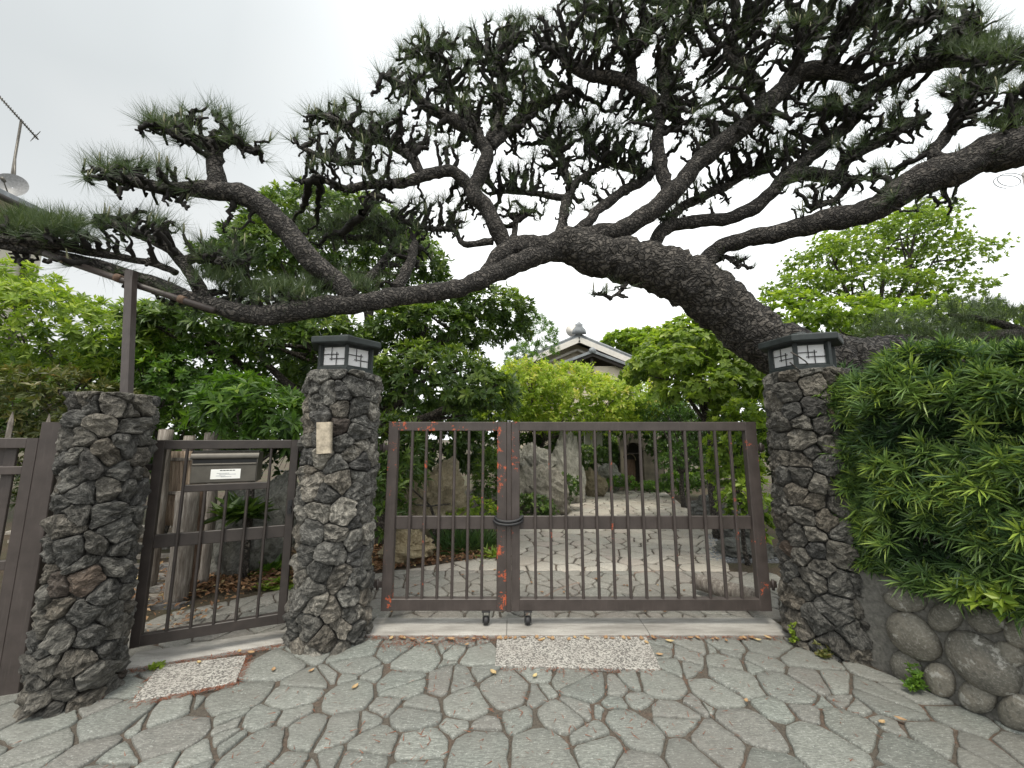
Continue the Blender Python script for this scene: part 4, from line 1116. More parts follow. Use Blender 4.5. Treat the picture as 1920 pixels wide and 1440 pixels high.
# branch centre lines: x, y (pixels of the photograph), depth, thickness in pixels
MAIN = {
 'trunk': [(1770, 1010, 4.55, 120), (1765, 830, 4.5, 115), (1715, 722, 4.4, 108), (1610, 690, 4.25, 98), (1510, 676, 4.1, 94), (1430, 638, 4.0, 90), (1370, 588, 3.95, 92), (1310, 538, 3.9, 96), (1240, 505, 3.85, 90), (1170, 490, 3.8, 84), (1105, 474, 3.75, 74), (1050, 455, 3.7, 62)],
 'left': [(1090, 470, 3.74, 60), (1045, 468, 3.7, 52), (1000, 482, 3.65, 46), (920, 517, 3.55, 42), (850, 543, 3.45, 42), (760, 556, 3.3, 42), (660, 570, 3.15, 44), (560, 582, 3.0, 42), (480, 590, 2.92, 40), (400, 574, 2.85, 31), (330, 548, 2.8, 25), (270, 522, 2.75, 21), (190, 500, 2.68, 18), (100, 476, 2.58, 15), (20, 462, 2.5, 12), (-90, 445, 2.4, 8)],
 'la': [(660, 560, 3.15, 40), (645, 540, 3.13, 42), (577, 480, 3.05, 42), (525, 420, 2.98, 40), (487, 382, 2.93, 38), (442, 362, 2.88, 36), (400, 358, 2.85, 32), (356, 354, 2.82, 26), (300, 352, 2.8, 20), (250, 340, 2.76, 16), (200, 330, 2.72, 10)],
 'la2': [(410, 358, 2.86, 30), (407, 335, 2.86, 28), (404, 300, 2.86, 26), (400, 275, 2.86, 24), (370, 265, 2.86, 18), (330, 250, 2.85, 14), (290, 232, 2.84, 9)],
 'la3': [(402, 280, 2.86, 22), (430, 262, 2.87, 18), (460, 275, 2.88, 14), (490, 290, 2.9, 8)],
 'lb': [(385, 560, 2.83, 24), (362, 522, 2.82, 22), (342, 490, 2.8, 20), (322, 470, 2.79, 18), (290, 452, 2.77, 16), (240, 432, 2.74, 13), (185, 408, 2.7, 9)],
 'lb2': [(345, 490, 2.8, 18), (380, 484, 2.82, 16), (420, 492, 2.85, 13), (465, 500, 2.9, 9)],
 'lc': [(330, 512, 2.79, 12), (285, 492, 2.75, 12), (235, 484, 2.7, 12), (172, 474, 2.64, 14), (110, 462, 2.56, 16), (50, 452, 2.5, 14), (-30, 445, 2.42, 9)],
 'ld': [(640, 575, 3.15, 24), (665, 545, 3.3, 22), (700, 512, 3.5, 18), (730, 480, 3.7, 15), (735, 450, 3.8, 12), (720, 425, 3.85, 9)],
 'ld2': [(740, 540, 3.35, 26), (762, 510, 3.45, 24), (775, 470, 3.55, 20), (778, 455, 3.6, 15)],
 'c0': [(1050, 468, 3.7, 58), (1000, 462, 3.68, 50), (960, 464, 3.66, 46), (935, 482, 3.62, 40), (915, 505, 3.58, 30), (900, 520, 3.55, 20)],
 'c1': [(950, 470, 3.66, 40), (935, 440, 3.64, 36), (925, 415, 3.62, 34), (909, 386, 3.6, 34), (888, 360, 3.58, 32), (896, 335, 3.57, 30), (909, 311, 3.56, 29), (914, 285, 3.56, 27), (897, 259, 3.55, 26), (868, 235, 3.52, 24), (830, 215, 3.5, 22), (792, 195, 3.48, 19), (760, 165, 3.45, 16), (720, 142, 3.4, 10)],
 'c1a': [(885, 358, 3.58, 28), (868, 340, 3.55, 27), (849, 323, 3.52, 25), (819, 323, 3.48, 24), (785, 331, 3.45, 22), (740, 345, 3.4, 19), (695, 346, 3.36, 17), (650, 353, 3.33, 14), (605, 338, 3.3, 9)],
 'c1b': [(790, 329, 3.46, 20), (776, 305, 3.45, 19), (755, 282, 3.44, 20), (710, 262, 3.42, 20), (669, 254, 3.4, 17), (642, 232, 3.38, 13), (600, 215, 3.36, 8)],
 'c1c': [(700, 345, 3.36, 13), (680, 302, 3.34, 13), (642, 303, 3.32, 13), (590, 289, 3.3, 10), (560, 275, 3.28, 7)],
 'c1d': [(714, 350, 3.38, 9), (692, 372, 3.36, 10), (698, 386, 3.36, 9), (680, 400, 3.35, 6)],
 'c2': [(903, 270, 3.56, 22), (885, 225, 3.58, 20), (850, 185, 3.6, 19), (812, 130, 3.6, 17), (800, 95, 3.6, 11)],
 'c3': [(915, 268, 3.56, 22), (935, 225, 3.62, 20), (938, 185, 3.66, 18), (936, 140, 3.68, 15), (925, 105, 3.7, 9)],
 'c4': [(920, 275, 3.56, 20), (965, 232, 3.7, 20), (1005, 200, 3.8, 18), (1043, 184, 3.85, 14), (1080, 170, 3.9, 9)],
 'd1': [(1045, 455, 3.7, 26), (1052, 424, 3.75, 22), (1063, 375, 3.85, 20), (1070, 350, 3.9, 19), (1058, 319, 3.95, 17), (1050, 290, 4.0, 15), (1030, 265, 4.05, 11)],
 'd2': [(1062, 372, 3.85, 14), (1020, 365, 3.95, 13), (985, 362, 4.0, 11), (930, 360, 4.05, 8)],
 'd3': [(1070, 350, 3.9, 14), (1100, 328, 4.0, 13), (1140, 308, 4.05, 10)],
 'd4': [(924, 452, 3.62, 16), (870, 457, 3.65, 14), (852, 432, 3.68, 13), (807, 428, 3.7, 11), (762, 416, 3.72, 9), (735, 398, 3.74, 6)],
 'd5': [(960, 455, 3.66, 14), (965, 430, 3.8, 13), (972, 405, 3.9, 12), (1000, 395, 4.0, 9)],
 'e1': [(1030, 462, 3.7, 46), (1100, 444, 3.72, 44), (1164, 431, 3.7, 40), (1220, 397, 3.66, 38), (1271, 350, 3.6, 36), (1313, 299, 3.54, 34), (1365, 260, 3.48, 33), (1416, 218, 3.42, 32), (1463, 171, 3.36, 30), (1493, 143, 3.32, 28), (1548, 132, 3.26, 25), (1585, 136, 3.22, 20), (1615, 150, 3.2, 14)],
 'e2': [(1552, 132, 3.26, 24), (1557, 105, 3.24, 22), (1566, 75, 3.2, 21), (1591, 47, 3.16, 20), (1646, 38, 3.1, 17), (1690, 52, 3.06, 15), (1725, 40, 3.03, 12), (1760, 20, 3.0, 8)],
 'e3': [(1588, 50, 3.16, 20), (1630, 20, 3.1, 18), (1670, -10, 3.04, 16), (1720, -50, 2.98, 11)],
 'e4': [(1255, 365, 3.62, 26), (1244, 335, 3.62, 25), (1237, 299, 3.6, 25), (1232, 256, 3.58, 24), (1238, 210, 3.56, 24), (1218, 180, 3.55, 24), (1164, 150, 3.54, 22), (1110, 140, 3.52, 20), (1070, 125, 3.5, 14), (1040, 95, 3.48, 9)],
 'e5': [(1240, 205, 3.56, 22), (1250, 165, 3.5, 21), (1243, 120, 3.46, 20), (1262, 75, 3.42, 19), (1285, 40, 3.38, 15), (1300, 5, 3.35, 10)],
 'e6': [(1185, 158, 3.54, 20), (1182, 110, 3.5, 20), (1186, 80, 3.47, 19), (1225, 45, 3.43, 19), (1262, 15, 3.4, 17), (1280, -20, 3.36, 12)],
 'e7': [(1184, 95, 3.48, 14), (1160, 60, 3.46, 13), (1148, 30, 3.44, 9)],
 'e8': [(1075, 440, 3.74, 26), (1100, 418, 3.78, 24), (1134, 381, 3.85, 22), (1177, 354, 3.92, 20), (1220, 326, 4.0, 17), (1180, 315, 4.05, 14), (1135, 303, 4.1, 12), (1100, 285, 4.15, 9)],
 'e9': [(1430, 205, 3.4, 20), (1420, 160, 3.36, 18), (1395, 120, 3.32, 17), (1375, 85, 3.3, 14), (1395, 50, 3.27, 9)],
 'e10': [(1455, 180, 3.37, 20), (1500, 110, 3.28, 18), (1520, 70, 3.24, 15), (1545, 40, 3.2, 9)],
 'e11': [(1405, 135, 3.33, 16), (1360, 100, 3.3, 15), (1385, 65, 3.28, 13), (1340, 95, 3.3, 8)],
 'f1': [(1215, 495, 3.86, 34), (1225, 465, 3.86, 31), (1240, 432, 3.85, 28), (1284, 418, 3.82, 27), (1356, 411, 3.76, 26), (1407, 393, 3.7, 26), (1442, 363, 3.65, 25), (1467, 337, 3.6, 24), (1510, 325, 3.55, 22), (1565, 329, 3.48, 20), (1591, 297, 3.42, 19), (1647, 266, 3.35, 18), (1698, 236, 3.3, 14), (1740, 215, 3.25, 8)],
 'f2': [(1465, 335, 3.6, 22), (1518, 296, 3.54, 21), (1553, 266, 3.48, 20), (1600, 222, 3.4, 20), (1634, 168, 3.3, 20), (1698, 135, 3.2, 20), (1762, 116, 3.1, 19), (1826, 114, 3.0, 17), (1911, 106, 2.9, 15), (1990, 95, 2.8, 10)],
 'f3': [(1240, 432, 3.86, 22), (1272, 394, 3.9, 20), (1313, 371, 3.92, 18), (1365, 346, 3.94, 16), (1407, 325, 3.95, 14), (1454, 318, 3.95, 9)],
 'f4': [(1760, 116, 3.1, 18), (1790, 80, 3.08, 17), (1800, 45, 3.06, 15), (1830, 30, 3.03, 9)],
 'f5': [(1600, 225, 3.4, 16), (1570, 205, 3.45, 14), (1560, 180, 3.48, 9)],
 'f6': [(1565, 329, 3.48, 12), (1585, 350, 3.46, 11), (1560, 378, 3.46, 10), (1525, 392, 3.46, 7)],
 'g1': [(1335, 525, 3.92, 50), (1325, 495, 3.9, 40), (1350, 465, 3.82, 34), (1399, 448, 3.7, 33), (1484, 431, 3.52, 35), (1561, 410, 3.36, 38), (1634, 393, 3.22, 42), (1698, 355, 3.1, 46), (1766, 325, 2.98, 48), (1834, 296, 2.88, 50), (1920, 273, 2.76, 52), (2010, 245, 2.65, 46), (2110, 200, 2.55, 30)],
 'g2': [(1800, 300, 2.94, 18), (1750, 294, 2.98, 17), (1770, 262, 2.98, 17), (1795, 225, 2.96, 16), (1815, 190, 2.94, 14), (1850, 155, 2.92, 9)],
 'g3': [(1880, 280, 2.8, 16), (1895, 235, 2.8, 14), (1915, 205, 2.78, 10)],
 'h1': [(1180, 520, 3.85, 14), (1165, 545, 3.7, 10), (1145, 560, 3.65, 7)],
 'h2': [(1340, 490, 3.88, 14), (1362, 482, 3.84, 11), (1385, 500, 3.8, 7)],
}
g = np.random.default_rng(99)
nodes, npar, nmain, radii = [], [], [], []
wood = {'trunk': MB()}
for key, pl in MAIN.items():
    pts = []
    for (x, y, Y, w) in pl:
        p = P(x, y, Y); pts.append(np.append(p, w / FPX * np.linalg.norm(p - [0, 0, CAMH]) * (.88 if key == 'trunk' else .76) / 2))
    sp = spline(pts, .03 if key in ('trunk', 'left', 'g1', 'e1', 'la') else .04)
    thick = sp[0, 3] > .07
    # small wander so limbs are never smooth curves
    for i in range(1, len(sp) - 1):
        sp[i, :3] += np.array(mn.noise_vector(Vector(sp[i, :3] * 5))) * min(.02, sp[i, 3] * .5)
        sp[i, 3] *= 1 + .16 * mn.noise(Vector(sp[i, :3] * 7)) + (.12 * mn.noise(Vector(sp[i, :3] * 19)) if not thick else 0)
    mb = wood.setdefault('trunk' if key == 'trunk' else (key if key[0] == 'h' else key[0]), MB())
    mb.add(*tube(sp[:, :3], np.maximum(sp[:, 3], .006), 46 if key == 'trunk' else (26 if thick else 12), .13 if thick else .24, 13 if thick else 22))
    if key == 'trunk': sp = sp[int(len(sp) * .62):]
    st = 1 if key != 'left' else 1
    for q in sp[::st]:
        nodes.append(q[:3]); npar.append(-1); nmain.append(q[3])
tr = wood.pop('trunk').build('trunk', M['pine_trunk'], pine, True)
for mbs in wood.values(): mbs.build('limb', M['pine_bark'], pine, True)

# pads of twigs: centre x, y, radii in pixels, depth, half depth
PADS = [(360, 245, 115, 45, 2.86, .22), (470, 275, 45, 30, 2.88, .16), (250, 335, 110, 40, 2.78, .24), (330, 375, 70, 28, 2.8, .18), (440, 420, 40, 26, 2.9, .14), (255, 425, 95, 36, 2.74, .22), (420, 485, 75, 26, 2.86, .18),
 (70, 445, 110, 26, 2.52, .22), (60, 495, 80, 22, 2.5, .18), (620, 440, 80, 40, 3.85, .3), (720, 430, 70, 35, 3.85, .3), (760, 480, 60, 30, 3.65, .25), (500, 555, 110, 16, 3.0, .2), (640, 540, 70, 18, 3.3, .2), (320, 575, 60, 18, 2.9, .18),
 (640, 235, 85, 55, 3.38, .25), (720, 250, 60, 45, 3.42, .22), (620, 325, 90, 40, 3.32, .24), (710, 360, 70, 30, 3.36, .2), (680, 290, 80, 30, 3.36, .22),
 (800, 120, 75, 75, 3.55, .3), (760, 185, 70, 55, 3.45, .26), (870, 200, 80, 60, 3.56, .28), (900, 110, 70, 70, 3.66, .3), (960, 190, 85, 70, 3.72, .32), (1000, 120, 60, 70, 3.75, .3), (840, 260, 60, 40, 3.6, .24), (790, 250, 45, 45, 3.5, .2),
 (990, 270, 90, 50, 3.95, .3), (1070, 230, 80, 60, 4.0, .3), (960, 330, 80, 45, 4.0, .28), (1080, 310, 80, 45, 4.05, .28), (850, 395, 90, 34, 3.75, .25), (960, 400, 90, 34, 3.95, .25), (790, 430, 70, 28, 3.72, .2), (1110, 370, 60, 34, 4.0, .22),
 (1060, 80, 80, 70, 3.5, .3), (1140, 90, 80, 75, 3.5, .3), (1230, 60, 90, 75, 3.42, .3), (1300, 20, 80, 50, 3.36, .3), (1290, 110, 70, 70, 3.45, .3), (1200, 190, 90, 55, 3.65, .3), (1150, 250, 80, 50, 4.0, .28), (1300, 200, 80, 60, 3.6, .3), (1330, 270, 70, 50, 3.75, .26), (1190, 300, 60, 40, 3.95, .24),
 (1380, 110, 75, 75, 3.32, .28), (1440, 60, 80, 70, 3.26, .28), (1530, 60, 80, 60, 3.2, .28), (1370, 30, 70, 50, 3.28, .26), (1440, 230, 85, 50, 3.5, .28), (1390, 300, 80, 40, 3.85, .24), (1480, 270, 70, 40, 3.65, .24), (1540, 200, 80, 50, 3.45, .26),
 (1620, 20, 90, 50, 3.1, .26), (1720, 30, 80, 45, 3.03, .24), (1640, 90, 70, 45, 3.15, .24), (1640, 190, 90, 40, 3.3, .26), (1720, 110, 80, 45, 3.14, .24), (1810, 60, 75, 55, 3.04, .24), (1860, 110, 80, 40, 2.94, .22), (1680, 250, 80, 34, 3.32, .22), (1600, 280, 60, 34, 3.42, .22), (1520, 350, 60, 30, 3.5, .2), (1540, 390, 55, 20, 3.46, .18), (1640, 330, 70, 26, 3.3, .2),
 (1810, 180, 60, 50, 2.92, .2), (1900, 190, 60, 40, 2.8, .2), (1870, 235, 55, 30, 2.82, .18), (1150, 552, 45, 16, 3.68, .16), (1385, 495, 34, 20, 3.8, .14), (1270, 400, 60, 30, 3.9, .2), (1330, 365, 70, 26, 3.92, .2), (1730, 385, 80, 22, 3.05, .18), (1440, -40, 130, 50, 3.2, .3), (1650, -60, 130, 50, 3.0, .3), (1960, 120, 70, 60, 2.75, .25), (1130, 0, 90, 45, 3.42, .3), (960, 60, 50, 40, 3.7, .25)]
att = []
for (x, y, rx, ry, Y, dY) in PADS:
    n = int(math.pi * rx * ry / 60) + 8
    for _ in range(n):
        d = nrm(g.normal(size=3)) * g.random() ** (1 / 2.4)
        att.append(P(x + d[0] * rx, y + d[1] * ry, Y + d[2] * dY))
for i in range(0, len(nodes), 2):                     # short spurs all along the thinner limbs
    if nmain[i] < .05 and g.random() < .75:
        for _ in range(2): att.append(nodes[i] + nrm(g.normal(size=3) + [0, 0, .3]) * (nmain[i] + g.uniform(.05, .16)))
att = np.array(att)
kd = kdtree.KDTree(len(nodes))
for i, q in enumerate(nodes): kd.insert(q, i)
kd.balance()
def wanted(a):                                        # twigs sit in clumps on and beside the limbs rather than dangling under them
    q = nodes[kd.find(a)[1]]
    if a[2] < q[2] - .09 and g.random() < .85: return False
    return mn.noise(Vector(a * 4.2)) + .4 * mn.noise(Vector(a * 9)) > -.17 or g.random() < .12
att = att[[wanted(a) for a in att]]
alive = np.ones(len(att), bool)
n_main = len(nodes)
STEP, KILL, REACH = .034, .044, .75
for it in range(70):
    kd = kdtree.KDTree(len(nodes))
    for i, q in enumerate(nodes): kd.insert(q, i)
    kd.balance()
    grow = {}
    for a in np.nonzero(alive)[0]:
        co, i, d = kd.find(att[a])
        if d < KILL: alive[a] = False; continue
        if d > REACH: continue
        grow.setdefault(i, []).append((att[a] - nodes[i]) / d)
    if not grow: break
    for i, ds in grow.items():
        v = np.mean(ds, 0)
        if np.linalg.norm(v) < .15: v = v + g.normal(0, .3, 3)
        v = nrm(nrm(v) + g.normal(0, .30, 3) + np.array([0, 0, .10]))
        nodes.append(nodes[i] + v * STEP * g.uniform(.8, 1.2)); npar.append(i); nmain.append(0)
for i in g.choice(np.arange(n_main, len(nodes)), int((len(nodes) - n_main) * .42), replace=False):   # stubby spurs
    v = nrm(g.normal(size=3) + [0, 0, .45])
    nodes.append(nodes[i] + v * g.uniform(.018, .04)); npar.append(i); nmain.append(0)
nodes = np.array(nodes)
kids = [[] for _ in nodes]
for i, p in enumerate(npar):
    if p >= 0: kids[p].append(i)
rad = np.zeros(len(nodes))
for i in range(len(nodes) - 1, n_main - 1, -1):
    rad[i] = .0078 if not kids[i] else (sum(rad[k] ** 2.25 for k in kids[i])) ** (1 / 2.25) * 1.02
rad = np.minimum(rad, .030)
kn = np.array([1 + .45 * mn.noise(Vector(q * 26)) for q in nodes])
TV, TF, tn_ = [], [], 0
tips = []
def chain(i):
    c = [i]
    while kids[c[-1]]:
        c.append(max(kids[c[-1]], key=lambda k: rad[k]))
    return c
stack = [(i, npar[i]) for i in range(n_main, len(nodes)) if npar[i] < n_main]
while stack:
    i, p = stack.pop()
    c = chain(i)
    for k in c:
        for ch in kids[k]:
            if ch not in c: stack.append((ch, k))
    idx = [p] + c
    pt = nodes[idx]; rr = np.maximum(rad[idx] * kn[idx] * 1.22, .0068); rr[0] = rr[1] * 1.15
    V, F = tube(pt, rr, 5, cap=False)
    TV.append(V); TF.append(np.array(F) + tn_); tn_ += len(V)
    tips.append((c[-1], nrm(pt[-1] - pt[max(0, len(pt) - 3)])))
tag(mk('twigs', np.vstack(TV), np.vstack(TF), M['pine_twig'], pine, True), None, None, None, 'stuff')
# needle tufts at the twig ends, a few sparse ones along the twigs
kd = kdtree.KDTree(len(nodes))
for i, q in enumerate(nodes): kd.insert(q, i)
kd.balance()
free = lambda i: len(kd.find_range(nodes[i] + np.array([0, 0, .13]), .10)) < 5     # open sky above the twig end
tips = [t for t in tips if g.random() < (.85 if free(t[0]) else .16)]
tc = np.array([nodes[i] for i, d in tips]); ta = nrm(np.array([d for i, d in tips]) * .7 + np.array([0, 0, .55]) + g.normal(0, .25, (len(tips), 3)))
V, F, t1 = leaf_mesh(tc, ta, 28, .17, .0029, (8, 78), .3, .05, True, tone=g.normal(.42, .14, len(tc)), g=g, spread=.03)
ex = g.choice(np.arange(n_main, len(nodes)), min(1100, len(nodes) - n_main), replace=False)
V2, F2, t2 = leaf_mesh(nodes[ex], nrm(g.normal(0, .5, (len(ex), 3)) + UP * .7), 8, .11, .0028, (15, 75), .3, .05, True, tone=g.normal(.42, .14, len(ex)), g=g, spread=.02)
tag(mk('needles', np.vstack([V, V2]), np.vstack([F, F2 + len(V)]), M['needle'], pine, False, np.concatenate([t1, t2])), None, None, None, 'stuff')
mbs = MB()
for i in g.choice(len(tips), int(len(tips) * .2), replace=False):
    p = tc[i]; a = nrm(ta[i] * .25 + UP); L = g.uniform(.04, .13)
    mbs.add(*tube([p, p + a * L * .5 + g.normal(0, .003, 3), p + a * L], [.0052, .0066, .0035], 5))
tag(mbs.build('candles', M['candle'], pine, True), None, None, None, 'stuff')
print('PINE', len(att), len(nodes), len(tips))

# thick green needle cushions where the pads are seen from the side
def cushion(x, y, rx, ry, Y, dY, n):
    return np.array([P(x + d[0] * rx, y + d[1] * ry, Y + d[2] * dY) for d in (nrm(g.normal(size=3)) * g.random() ** .4 for _ in range(n))])
cc = np.vstack([cushion(70, 425, 95, 22, 2.54, .2, 130), cushion(500, 545, 110, 14, 3.0, .2, 90), cushion(660, 430, 110, 45, 3.85, .3, 150), cushion(640, 535, 100, 18, 3.3, .25, 80), cushion(1850, 90, 80, 22, 2.95, .2, 70), cushion(1900, 235, 60, 22, 2.8, .15, 50), cushion(400, 520, 60, 14, 2.85, .15, 40), cushion(980, 170, 60, 60, 3.7, .3, 60), cushion(1080, 240, 60, 40, 4.0, .3, 60)])
V, F, t1 = leaf_mesh(cc, nrm(UP + g.normal(0, .35, cc.shape)), 26, .125, .0032, (5, 65), .3, .04, True, tone=g.normal(.6, .14, len(cc)), g=g, spread=.04)
tag(mk('needle_cushions', V, F, M['needle'], pine, False, t1), None, None, None, 'stuff')

# support post on the slim pillar and the bar lashed along the branch
ps0 = np.array([PC1[0] + .02, PC1[1] + .05, 1.74]); pt_ = P(246, 518, ps0[1] + .06)
sp = empty('branch_support', ps0, 'brown metal post and bar propping the long pine branch', 'support post')
mk('post', *beam(ps0, pt_, .052, .052, np.array([1.0, 0, 0]), .006), M['paint'], sp, False)
ba, bb = P(85, 476, 2.52), P(402, 582, 2.74)
mk('support_bar', *tube([ba, (ba + bb) / 2 - UP * .006, bb], .023, 12), M['paint'], sp)
mk('bracket', *beam(pt_ - UP * .05, pt_ + UP * .035, .058, .058, np.array([1.0, 0, 0]), .01), M['paint'], sp, False)
for f in (.12, .42, .8):
    q = ba * (1 - f) + bb * f; ax = nrm(bb - ba)
    mk('lashing', *tube([q - ax * .02, q + ax * .02], .030, 10), M['wood_brown'], sp)
# ---------------------------------------------------------------- second pine seen over the hedge
g = np.random.default_rng(31)
p2 = empty('pine_tree', P(2050, 900, 5.2) * [1, 1, 0], 'smaller pine with a flat grey green needle pad above the hedge', 'tree')
mb = MB()
seg = [[(2080, 760, 5.2, 40), (2010, 640, 5.1, 30), (1900, 628, 5.0, 24), (1780, 640, 4.9, 16), (1690, 630, 4.85, 9)], [(1930, 625, 5.0, 16), (1850, 600, 5.0, 12), (1780, 590, 5.0, 7)], [(1900, 630, 5.0, 14), (1880, 660, 4.9, 12), (1800, 670, 4.8, 8)], [(1960, 628, 5.0, 12), (1945, 570, 5.0, 10), (1935, 555, 5.0, 6)]]
allp = []
for s in seg:
    q = spline([np.append(P(x, y, Y), w / FPX * Y * .5) for x, y, Y, w in s], .06)
    mb.add(*tube(q[:, :3], q[:, 3], 9, .2, 18)); allp.append(q[:, :3])
q = np.vstack([P(2080, 760, 5.2), P(2100, 1000, 5.2) * [1, 1, 0]])
mb.add(*tube(spline(q, .1), .13, 12, .1, 9))
mb.build('trunk', M['pine_bark'], p2, True)
cc = np.array([P(x + d[0] * rx, y + d[1] * ry, 4.95 + d[2] * .35) for (x, y, rx, ry, n) in ((1720, 620, 130, 36, 230), (1840, 585, 100, 28, 130), (1860, 650, 90, 28, 130), (1940, 590, 60, 30, 60)) for d in (nrm(g.normal(size=3)) * g.random() ** .4 for _ in range(n))])
V, F, t1 = leaf_mesh(cc, nrm(UP + g.normal(0, .4, cc.shape)), 24, .15, .0042, (8, 80), .3, .1, True, tone=g.normal(.5, .14, len(cc)), g=g, spread=.06)
tag(mk('needles', V, F, M['needle'], p2, False, t1), None, None, None, 'stuff')

# ---------------------------------------------------------------- rocks
def rock(name, label, c, r, mat, seed, rough=.35, cat='rock', yaw=0.0, group=None):
    n, m = 40, 26
    c = np.array(c, float); V, F = [], []
    for i in range(m + 1):
        ph = math.pi * i / m
        for j in range(n):
            th = 2 * math.pi * j / n
            d = np.array([math.sin(ph) * math.cos(th), math.sin(ph) * math.sin(th), math.cos(ph)])
            v = Vector(d * 1.3 + seed * 11.3)
            k = 1 + rough * mn.noise(v) + rough * 1.1 * (abs(mn.noise(v * 2.1)) - .2) + rough * .6 * (abs(mn.noise(v * 4.7)) - .2) + rough * .3 * mn.noise(v * 10)
            p = d * np.array(r) * k
            p = np.array([p[0] * math.cos(yaw) - p[1] * math.sin(yaw), p[0] * math.sin(yaw) + p[1] * math.cos(yaw), p[2]])
            q = c + p; q[2] = max(q[2], -.03)
            V.append(q)
    for i in range(m):
        for j in range(n):
            F.append((i * n + j, (i + 1) * n + j, (i + 1) * n + (j + 1) % n, i * n + (j + 1) % n))
    return tag(mk(name, V, F, mat, None, False, origin=(c[0], c[1], 0)), label, cat, group)
def prock(label, px, py0, py1, wpx, Y, mat, seed, rough=.35, depth=None):   # rock between two picture heights on the ground at depth Y
    t = P(px, py0, Y); b = P(px, py1, Y); w = wpx / FPX * Y / 2
    zc = max(b[2], 0); h = t[2] - zc
    return rock('garden_rock', label, (t[0], Y, zc + h * .32), (w * .95, depth or w * .7, h * .56), mat, seed, rough)
prock('tall tan craggy rock standing behind the narrow gate leaf', 815, 872, 985, 112, 5.9, M['rock_tan'], 1, .5)
prock('small pointed tan rock beside the tall craggy tan rock', 762, 905, 985, 52, 5.6, M['rock_tan'], 2, .45)
prock('rock with layered face at the foot of the tan rocks', 768, 990, 1042, 95, 5.0, M['rock_tan'], 3, .4)
prock('big grey boulder behind the meeting stiles', 1012, 872, 968, 115, 8.0, M['rock_grey'], 4, .35)
prock('rounded grey boulder resting on top of the big grey boulder', 1000, 832, 905, 80, 8.6, M['rock_grey'], 5, .3)
prock('upright mossy grey standing stone beside the boulders', 1062, 800, 930, 62, 9.2, M['rock_grey'], 6, .3)
prock('small buff rock on the edge of the pale path', 1113, 880, 928, 40, 10.2, M['rock_tan'], 7, .4)
prock('grey rounded rock left of the arched doorway', 1140, 862, 915, 48, 11.2, M['rock_grey'], 8, .25)
prock('low dark rock along the right edge of the path', 1325, 925, 972, 60, 7.0, M['rock_grey'], 9, .4)
prock('pale rough rock on the right edge of the path', 1370, 945, 1010, 80, 6.0, M['rock_grey'], 10, .4)
prock('grey stone lying by the gravel bed', 1395, 1005, 1062, 90, 5.2, M['rock_grey'], 11, .35)
prock('dark rounded boulder behind the small gate', 470, 900, 1082, 150, 4.7, M['rock_grey'], 12, .22)
prock('shaded flat topped boulder beside the dark round boulder', 535, 880, 1000, 90, 5.0, M['rock_grey'], 13, .25)
prock('weathered rock on the skyline above the hedge', 1850, 672, 760, 110, 5.8, M['rock_grey'], 14, .25)
# gravel bed
gb = [(2.35, 4.9), (3.3, 4.9), (3.7, 6.2), (3.0, 6.2)]
V, F = prism(gb, -.03, .012); tag(mk('gravel_bed', V, F, simple('grey_gravel_base', (.16, .165, .17), .9, 0, 60, .5, .6, .02), None, False), 'bed of grey gravel beside the path', None, None, 'structure')
inb = inside(gb); mbs = MB()
for q in poisson(2.3, 3.8, 4.8, 6.3, .042, 3500, inb, seed=4):
    s = g.uniform(.014, .026); V, F = lathe([(.2 * s, -.4 * s), (s, -.1 * s), (.9 * s, .3 * s), (.3 * s, .6 * s)], (q[0], q[1], .018), 6, 1, g.uniform(.6, 1)); mbs.add(V, F)
tag(mbs.build('gravel', simple('grey_pebble', (.24, .25, .26), .8, 0, 8, .5, .2)), 'small grey pebbles lying in the gravel bed', 'gravel', None, 'stuff')
# short weathered log stop behind the right leaf
la, lb = G(1395, 1120, .10), G(1445, 1165, .08)
la = np.array([1.78, 3.95, .13]); lb = np.array([2.12, 3.55, .12])
tag(mk('log', *tube(spline([la, (la + lb) / 2, lb], .05), .075, 12, .12, 14), M['wood_grey'], None, origin=la * [1, 1, 0] + [0, 0, .055]), 'short weathered log lying behind the wide gate leaf', 'log')

# ---------------------------------------------------------------- behind the small gate: log posts, bamboo screen, steps
def log_post(px, py0, py1, wpx, label, Y, mat=None):
    c = P(px, py1, Y); t = P(px, py0, Y); r = wpx / FPX * Y / 2
    z0 = 0.0
    root = empty('log_post', (t[0], Y, 0), label, 'post', 'weathered log posts')
    mk('shaft', *tube([(t[0] + .012 * math.sin(z * 3), Y, z) for z in np.linspace(z0, t[2], 14)], r, 16, .10, 16), mat or M['wood_grey'], root)
    mk('cut_end', *lathe([(r * .93, .0005), (r * .90, .006), (r * .5, .008)], (t[0] + .012 * math.sin(t[2] * 3), Y, t[2]), 16), M['wood_grey'], root)
log_post(352, 922, 1112, 34, 'short thick pale log post behind the small gate', 3.75)
log_post(372, 912, 1075, 26, 'darker brown log post leaning on the short pale one', 3.95, M['wood_brown'])
log_post(399, 905, 1040, 17, 'thin pale log post next to the brown one', 4.2)
log_post(314, 806, 1030, 22, 'tall log post at the end of the bamboo screen', 4.05)
log_post(358, 818, 1000, 18, 'tall grey post in the middle of the bamboo screen', 4.35)
log_post(402, 812, 1000, 26, 'tall split topped post at the far end of the bamboo screen', 4.5)
bs = empty('bamboo_screen', P(330, 1000, 4.25) * [1, 1, 0], 'low screen of dry split bamboo behind the small gate', 'screen')
